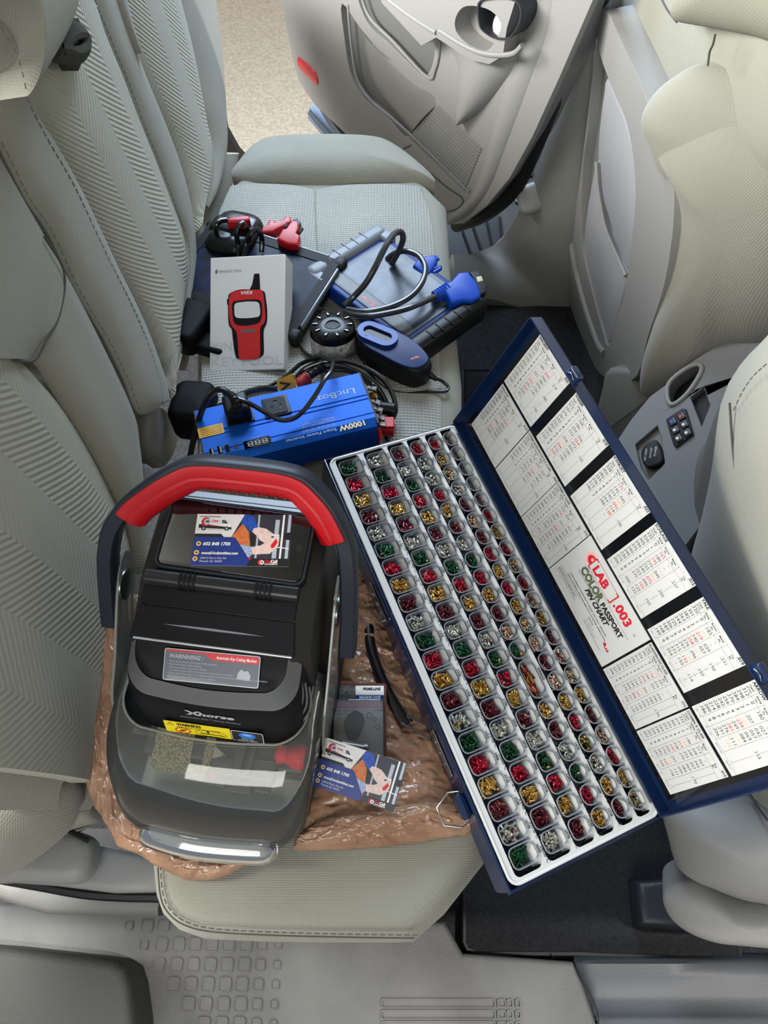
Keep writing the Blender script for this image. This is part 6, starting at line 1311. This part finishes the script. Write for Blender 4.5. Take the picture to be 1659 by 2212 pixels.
cable('black lead bending from the small red connector down behind the tablet', [(490, 475, .08), (475, 478, .082), (467, 488, .078), (468, 505, .06), (475, 530, .04)], .0042)
cable('glossy black lead standing in a narrow loop at the tablet corner', [(515, 560, .04), (514, 530, .055), (511, 505, .075), (514, 490, .085), (524, 482, .085), (532, 490, .08), (538, 505, .065), (536, 530, .045)], .0042)
cable('glossy black lead arched over the silver tablet edge', [(526, 555, .045), (532, 525, .06), (542, 504, .078), (553, 496, .08), (562, 502, .075), (566, 520, .06), (565, 545, .045)], .0042)
cable('thin grey lead curving down the far left of the pile beside the box', [(470, 520, .05), (446, 530, .04), (428, 542, .035), (425, 560, .03), (432, 585, .03), (445, 612, .03)], .0024, m=mat('grey_black_cable'))
b = MB(); b.prism(rrect(.085, .10, .03, 6), -.03, .03, 0, frame(at(510, 520, z=.03), (1, -.3, 0), None, (0, 0, 1)), bev=.02, bev0=.01); tag(b.build('black_pouch', mat('black_glossy_pouch', (12, 13, 17), .25, bump='noise', bs=40, bd=.3)), 'black glossy padded pouch behind the white box, under the leads', 'pouch')
b = MB(); b.prism(rrect(.06, .09, .012, 5), -.02, .02, 0, frame(at(408, 705, z=.02), (1, -.35, 0), None, (.2, 0, 1)), bev=.008); b.prism(rrect(.06, .04, .01, 5), -.02, .0, 0, frame(at(455, 735, z=.02), (1, -.35, 0), None, (.2, 0, 1)), bev=.006); tag(b.build('belt_buckle', mat('shaded_buckle', (8, 8, 10), .6, spec=.12)), 'dark seat belt buckle in the gap left of the white box', 'belt buckle')  # near-black buckle colour takes in the shade of the gap
b = MB(); b.prism(rrect(.062, .075, .018, 6), -.05, .01, 0, frame(at(415, 868, z=.02), (1, -.1, 0), None, (0, 0, 1)), bev=.012); tag(b.build('belt_buckle', mat('shaded_buckle')), 'dark belt buckle housing left of the blue inverter', 'belt buckle')
# ---------------------------------------------------------------- plastic bag
m_bag = mat('tan_plastic_film', (176, 138, 110), .26, bump='noise', bs=60, bd=.5, col2=(140, 102, 78), vs=16, alpha=.94, coat=.3)
def crumple(p, amp=.006, s=1.0, ax=(1, 1, 1)):
    q = Vector((p.x * ax[0], p.y * ax[1], p.z * ax[2])) * s; h = 0; f = 20.0; a = 1.0
    for _ in range(4):
        v = noise.noise(q * f); h += a * (.9 * max(0.0, 1 - 5.0 * abs(v)) ** 1.3 + .7 * v - .15); f *= 1.9; a *= .68
    return h * amp
def sheet(Lc, Rc, n, m, arch, amp, parent, name, ax=(1, 1, 1), s=1.0, up=(0, 0, 1), skirt=.012, prof=None):
    L_ = smooth([at(x, y, z=z) for x, y, z in Lc], n); R_ = smooth([at(x, y, z=z) for x, y, z in Rc], n); G = []
    U = Vector(up).normalized()
    for i in range(n):
        row = [L_[i] - U * skirt]
        e = math.sin(math.pi * min(1, max(0, i / (n - 1)))) ** .35
        for k in range(m + 1):
            t = k / m; p = L_[i].lerp(R_[i], t); ed = (1 - abs(2 * t - 1) ** 3)
            row.append(p + U * (arch * ed * (.25 + .75 * e) + crumple(p, amp, s, ax) * (.35 + .65 * ed)) + Vector((crumple(p + Vector((3, 1, 0)), amp * .5, s, ax), crumple(p + Vector((0, 5, 2)), amp * .5, s, ax), 0)))
        row.append(R_[i] - U * skirt); G.append(row)
    G = [[p - U * skirt for p in G[0]]] + G + [[p - U * skirt for p in G[-1]]]
    b = MB(); b.grid(G); return b.build(name, m_bag, parent, ang=180)
bag = thing('plastic_bag', 'crumpled tan plastic carrier bag spread under and around the key machine', 'plastic bag', (-.1, .15, 0))
sheet([(262, 1285, .075), (225, 1310, .065), (190, 1350, .05), (170, 1410, .04), (162, 1480, .03), (166, 1560, .025), (176, 1640, .015), (190, 1700, .008), (215, 1760, .0), (240, 1795, -.004), (252, 1826, -.006)],
      [(330, 1290, .07), (320, 1330, .07), (300, 1400, .06), (300, 1460, .05), (290, 1530, .04), (285, 1600, .03), (290, 1680, .012), (300, 1740, .006), (310, 1780, .004), (330, 1800, .002), (350, 1815, .0)], 150, 60, .020, .0040, bag, 'left_fold', ax=(1.6, .6, 1))
sheet([(235, 1775, -.004), (252, 1822, -.006), (300, 1848, -.004), (345, 1874, -.004), (392, 1897, -.002), (440, 1900, .0), (480, 1893, .002), (526, 1868, .004)],
      [(300, 1770, .0), (320, 1800, .0), (350, 1822, .0), (385, 1840, .0), (420, 1853, .002), (455, 1858, .004), (490, 1860, .005), (530, 1852, .006)], 130, 26, .010, .0028, bag, 'handle_loop', ax=(.7, 1.8, 1))
sheet([(735, 1160, -.004), (742, 1250, -.004), (738, 1340, .0), (722, 1430, .0), (712, 1520, .002), (700, 1600, .004), (684, 1690, .006), (662, 1770, .004), (636, 1832, .0)],
      [(800, 1160, -.008), (815, 1250, -.008), (862, 1370, -.008), (905, 1470, -.008), (940, 1560, -.008), (975, 1640, -.008), (1005, 1710, -.010), (1030, 1760, -.012), (1042, 1800, -.012)], 190, 110, .012, .0042, bag, 'right_sheet', ax=(.7, 1.5, 1))
sheet([(650, 1800, .004), (700, 1770, .010), (760, 1760, .012), (820, 1752, .012), (880, 1740, .010), (940, 1735, .006), (1000, 1735, .0), (1040, 1745, -.004)],
      [(634, 1836, -.004), (700, 1834, -.002), (760, 1832, .0), (820, 1828, .0), (880, 1822, -.002), (940, 1812, -.004), (1000, 1800, -.006), (1040, 1792, -.008)], 150, 40, .012, .0040, bag, 'front_roll', ax=(.6, 1.8, 1))
# red and white lettering seen through the far part of the bag
# ---------------------------------------------------------------- blister pack
bl = thing('blister_pack', 'mailbox lock in a clear blister pack on a printed card, inside the open bag', 'blister pack', (-.02, .2, .02))
KM, KW, KH = qf([(724, 1500), (824, 1500), (834, 1668), (716, 1668)], pl=(Vector((0, -.12, 1)), at(780, 1560, z=.022)))
KW, KH = .062, .108
b = MB(KM); b.prism(rrect(KW, KH, .003, 4), -.001, .0, 0); b.plate(rrect(KW * .88, KH * .80, .001, 3, .0, -KH * .08), .0003, 1)
hx, hy = KW / 2, KH / 2
b.plate([(-.004, hy - .019), (hx - .003, hy - .019), (hx - .003, hy - .003), (-.004, hy - .003)], .0005, 2); b.plate([(-.004, hy - .0185), (hx - .003, hy - .0185), (hx - .003, hy - .0135), (-.004, hy - .0135)], .0007, 3)
b.plate([(-hx + .003, hy - .019), (-.004, hy - .019), (-.004, hy - .003), (-hx + .003, hy - .003)], .0005, 6); b.text('MAILBOX LOCK', h=.0030, loc=(.0005, hy - .0176), z=.0009, mi=2, bold=.03, w=.024); b.text('PRIME-LINE', h=.0028, loc=(.004, hy - .008), z=.0009, mi=5, bold=.04, w=.020, shear=.2)
b.plate([(-hx + .004, hy - .027), (hx - .004, hy - .027), (hx - .004, hy - .0215), (-hx + .004, hy - .0215)], .0005, 4)
b.text('For / Para / Pour:', h=.0024, loc=(-hx + .007, hy - .0315), z=.0006, mi=5); b.text('Auth / Florence', h=.0022, loc=(-hx + .007, hy - .035), z=.0006, mi=5); b.text('S 4730C', h=.0026, loc=(hx - .014, hy - .0315), z=.0006, mi=5)
for px, py, r_ in ((.012, .018, .0035), (.018, .014, .0022), (.021, .006, .003)): b.holed(ell(r_, r_, 16, px, py), [ell(r_ - .0006, r_ - .0006, 16, px, py)], .0004, .0007, 5)
b.build('backing_card', [mat('maroon_card', (92, 52, 48), .5), mat('silver_card', (176, 178, 184), .35, metal=.3), mat('card_white'), mat('card_blue'), mat('pink_stripe', (196, 140, 150), .45), m_ink, mat('dark_picture', (60, 60, 62), .4, col2=(110, 110, 112), vs=300)], bl, shade=False)
b = MB(KM); b.prism(rrect(KW * .92, KH * .82, .006, 5, 0, -KH * .08), .0, .010, 0, bev=.003, bev0=0); b.build('blister', clear('blister_plastic', (230, 232, 234), .06, .06, 1.5), bl)
b = MB(KM); b.prism(smooth and sm2([(-.014, .004), (-.012, .014), (-.004, .020), (.003, .017), (.004, .008), (-.002, -.004), (-.008, -.008)], 30), .001, .007, 0, bev=.002); b.build('key_head', m_bp, bl)
b = MB(KM); b.cyl((-.018, -.016, .006), (.006, -.020, .006), .0085, 20); b.cyl((.006, -.020, .006), (.010, -.0205, .006), .010, 20); b.build('lock_cylinder', mat('dark_lock_metal', (70, 68, 64), .3, metal=.8), bl)
b = MB(KM); b.plate(ell(.007, .009, 20, -.020, .006), .002, 0); b.build('cam_disc', mat('cream_plastic'), bl)
# second business card
n2 = Vector((-.12, -.38, .92)).normalized(); c0 = at(777, 1673, z=.036)
u2 = at(869, 1653, pl=(n2, c0)) - at(702, 1601, pl=(n2, c0)) + (at(850, 1747, pl=(n2, c0)) - at(689, 1690, pl=(n2, c0)))
card(frame(c0, u2, None, n2), 'business card lying tilted on the tan bag in front of the mailbox lock')
b = MB(); b.tube([at(x, y, z=z) for x, y, z in ((727, 1345, .05), (727, 1400, .045), (726, 1440, .04), (722, 1490, .03), (716, 1540, .02), (708, 1590, .012), (700, 1640, .008))], .0060, 10); tag(b.build('rubber_strip', m_blk), 'black rubber strip standing between the key machine and the blister pack', 'rubber strip')
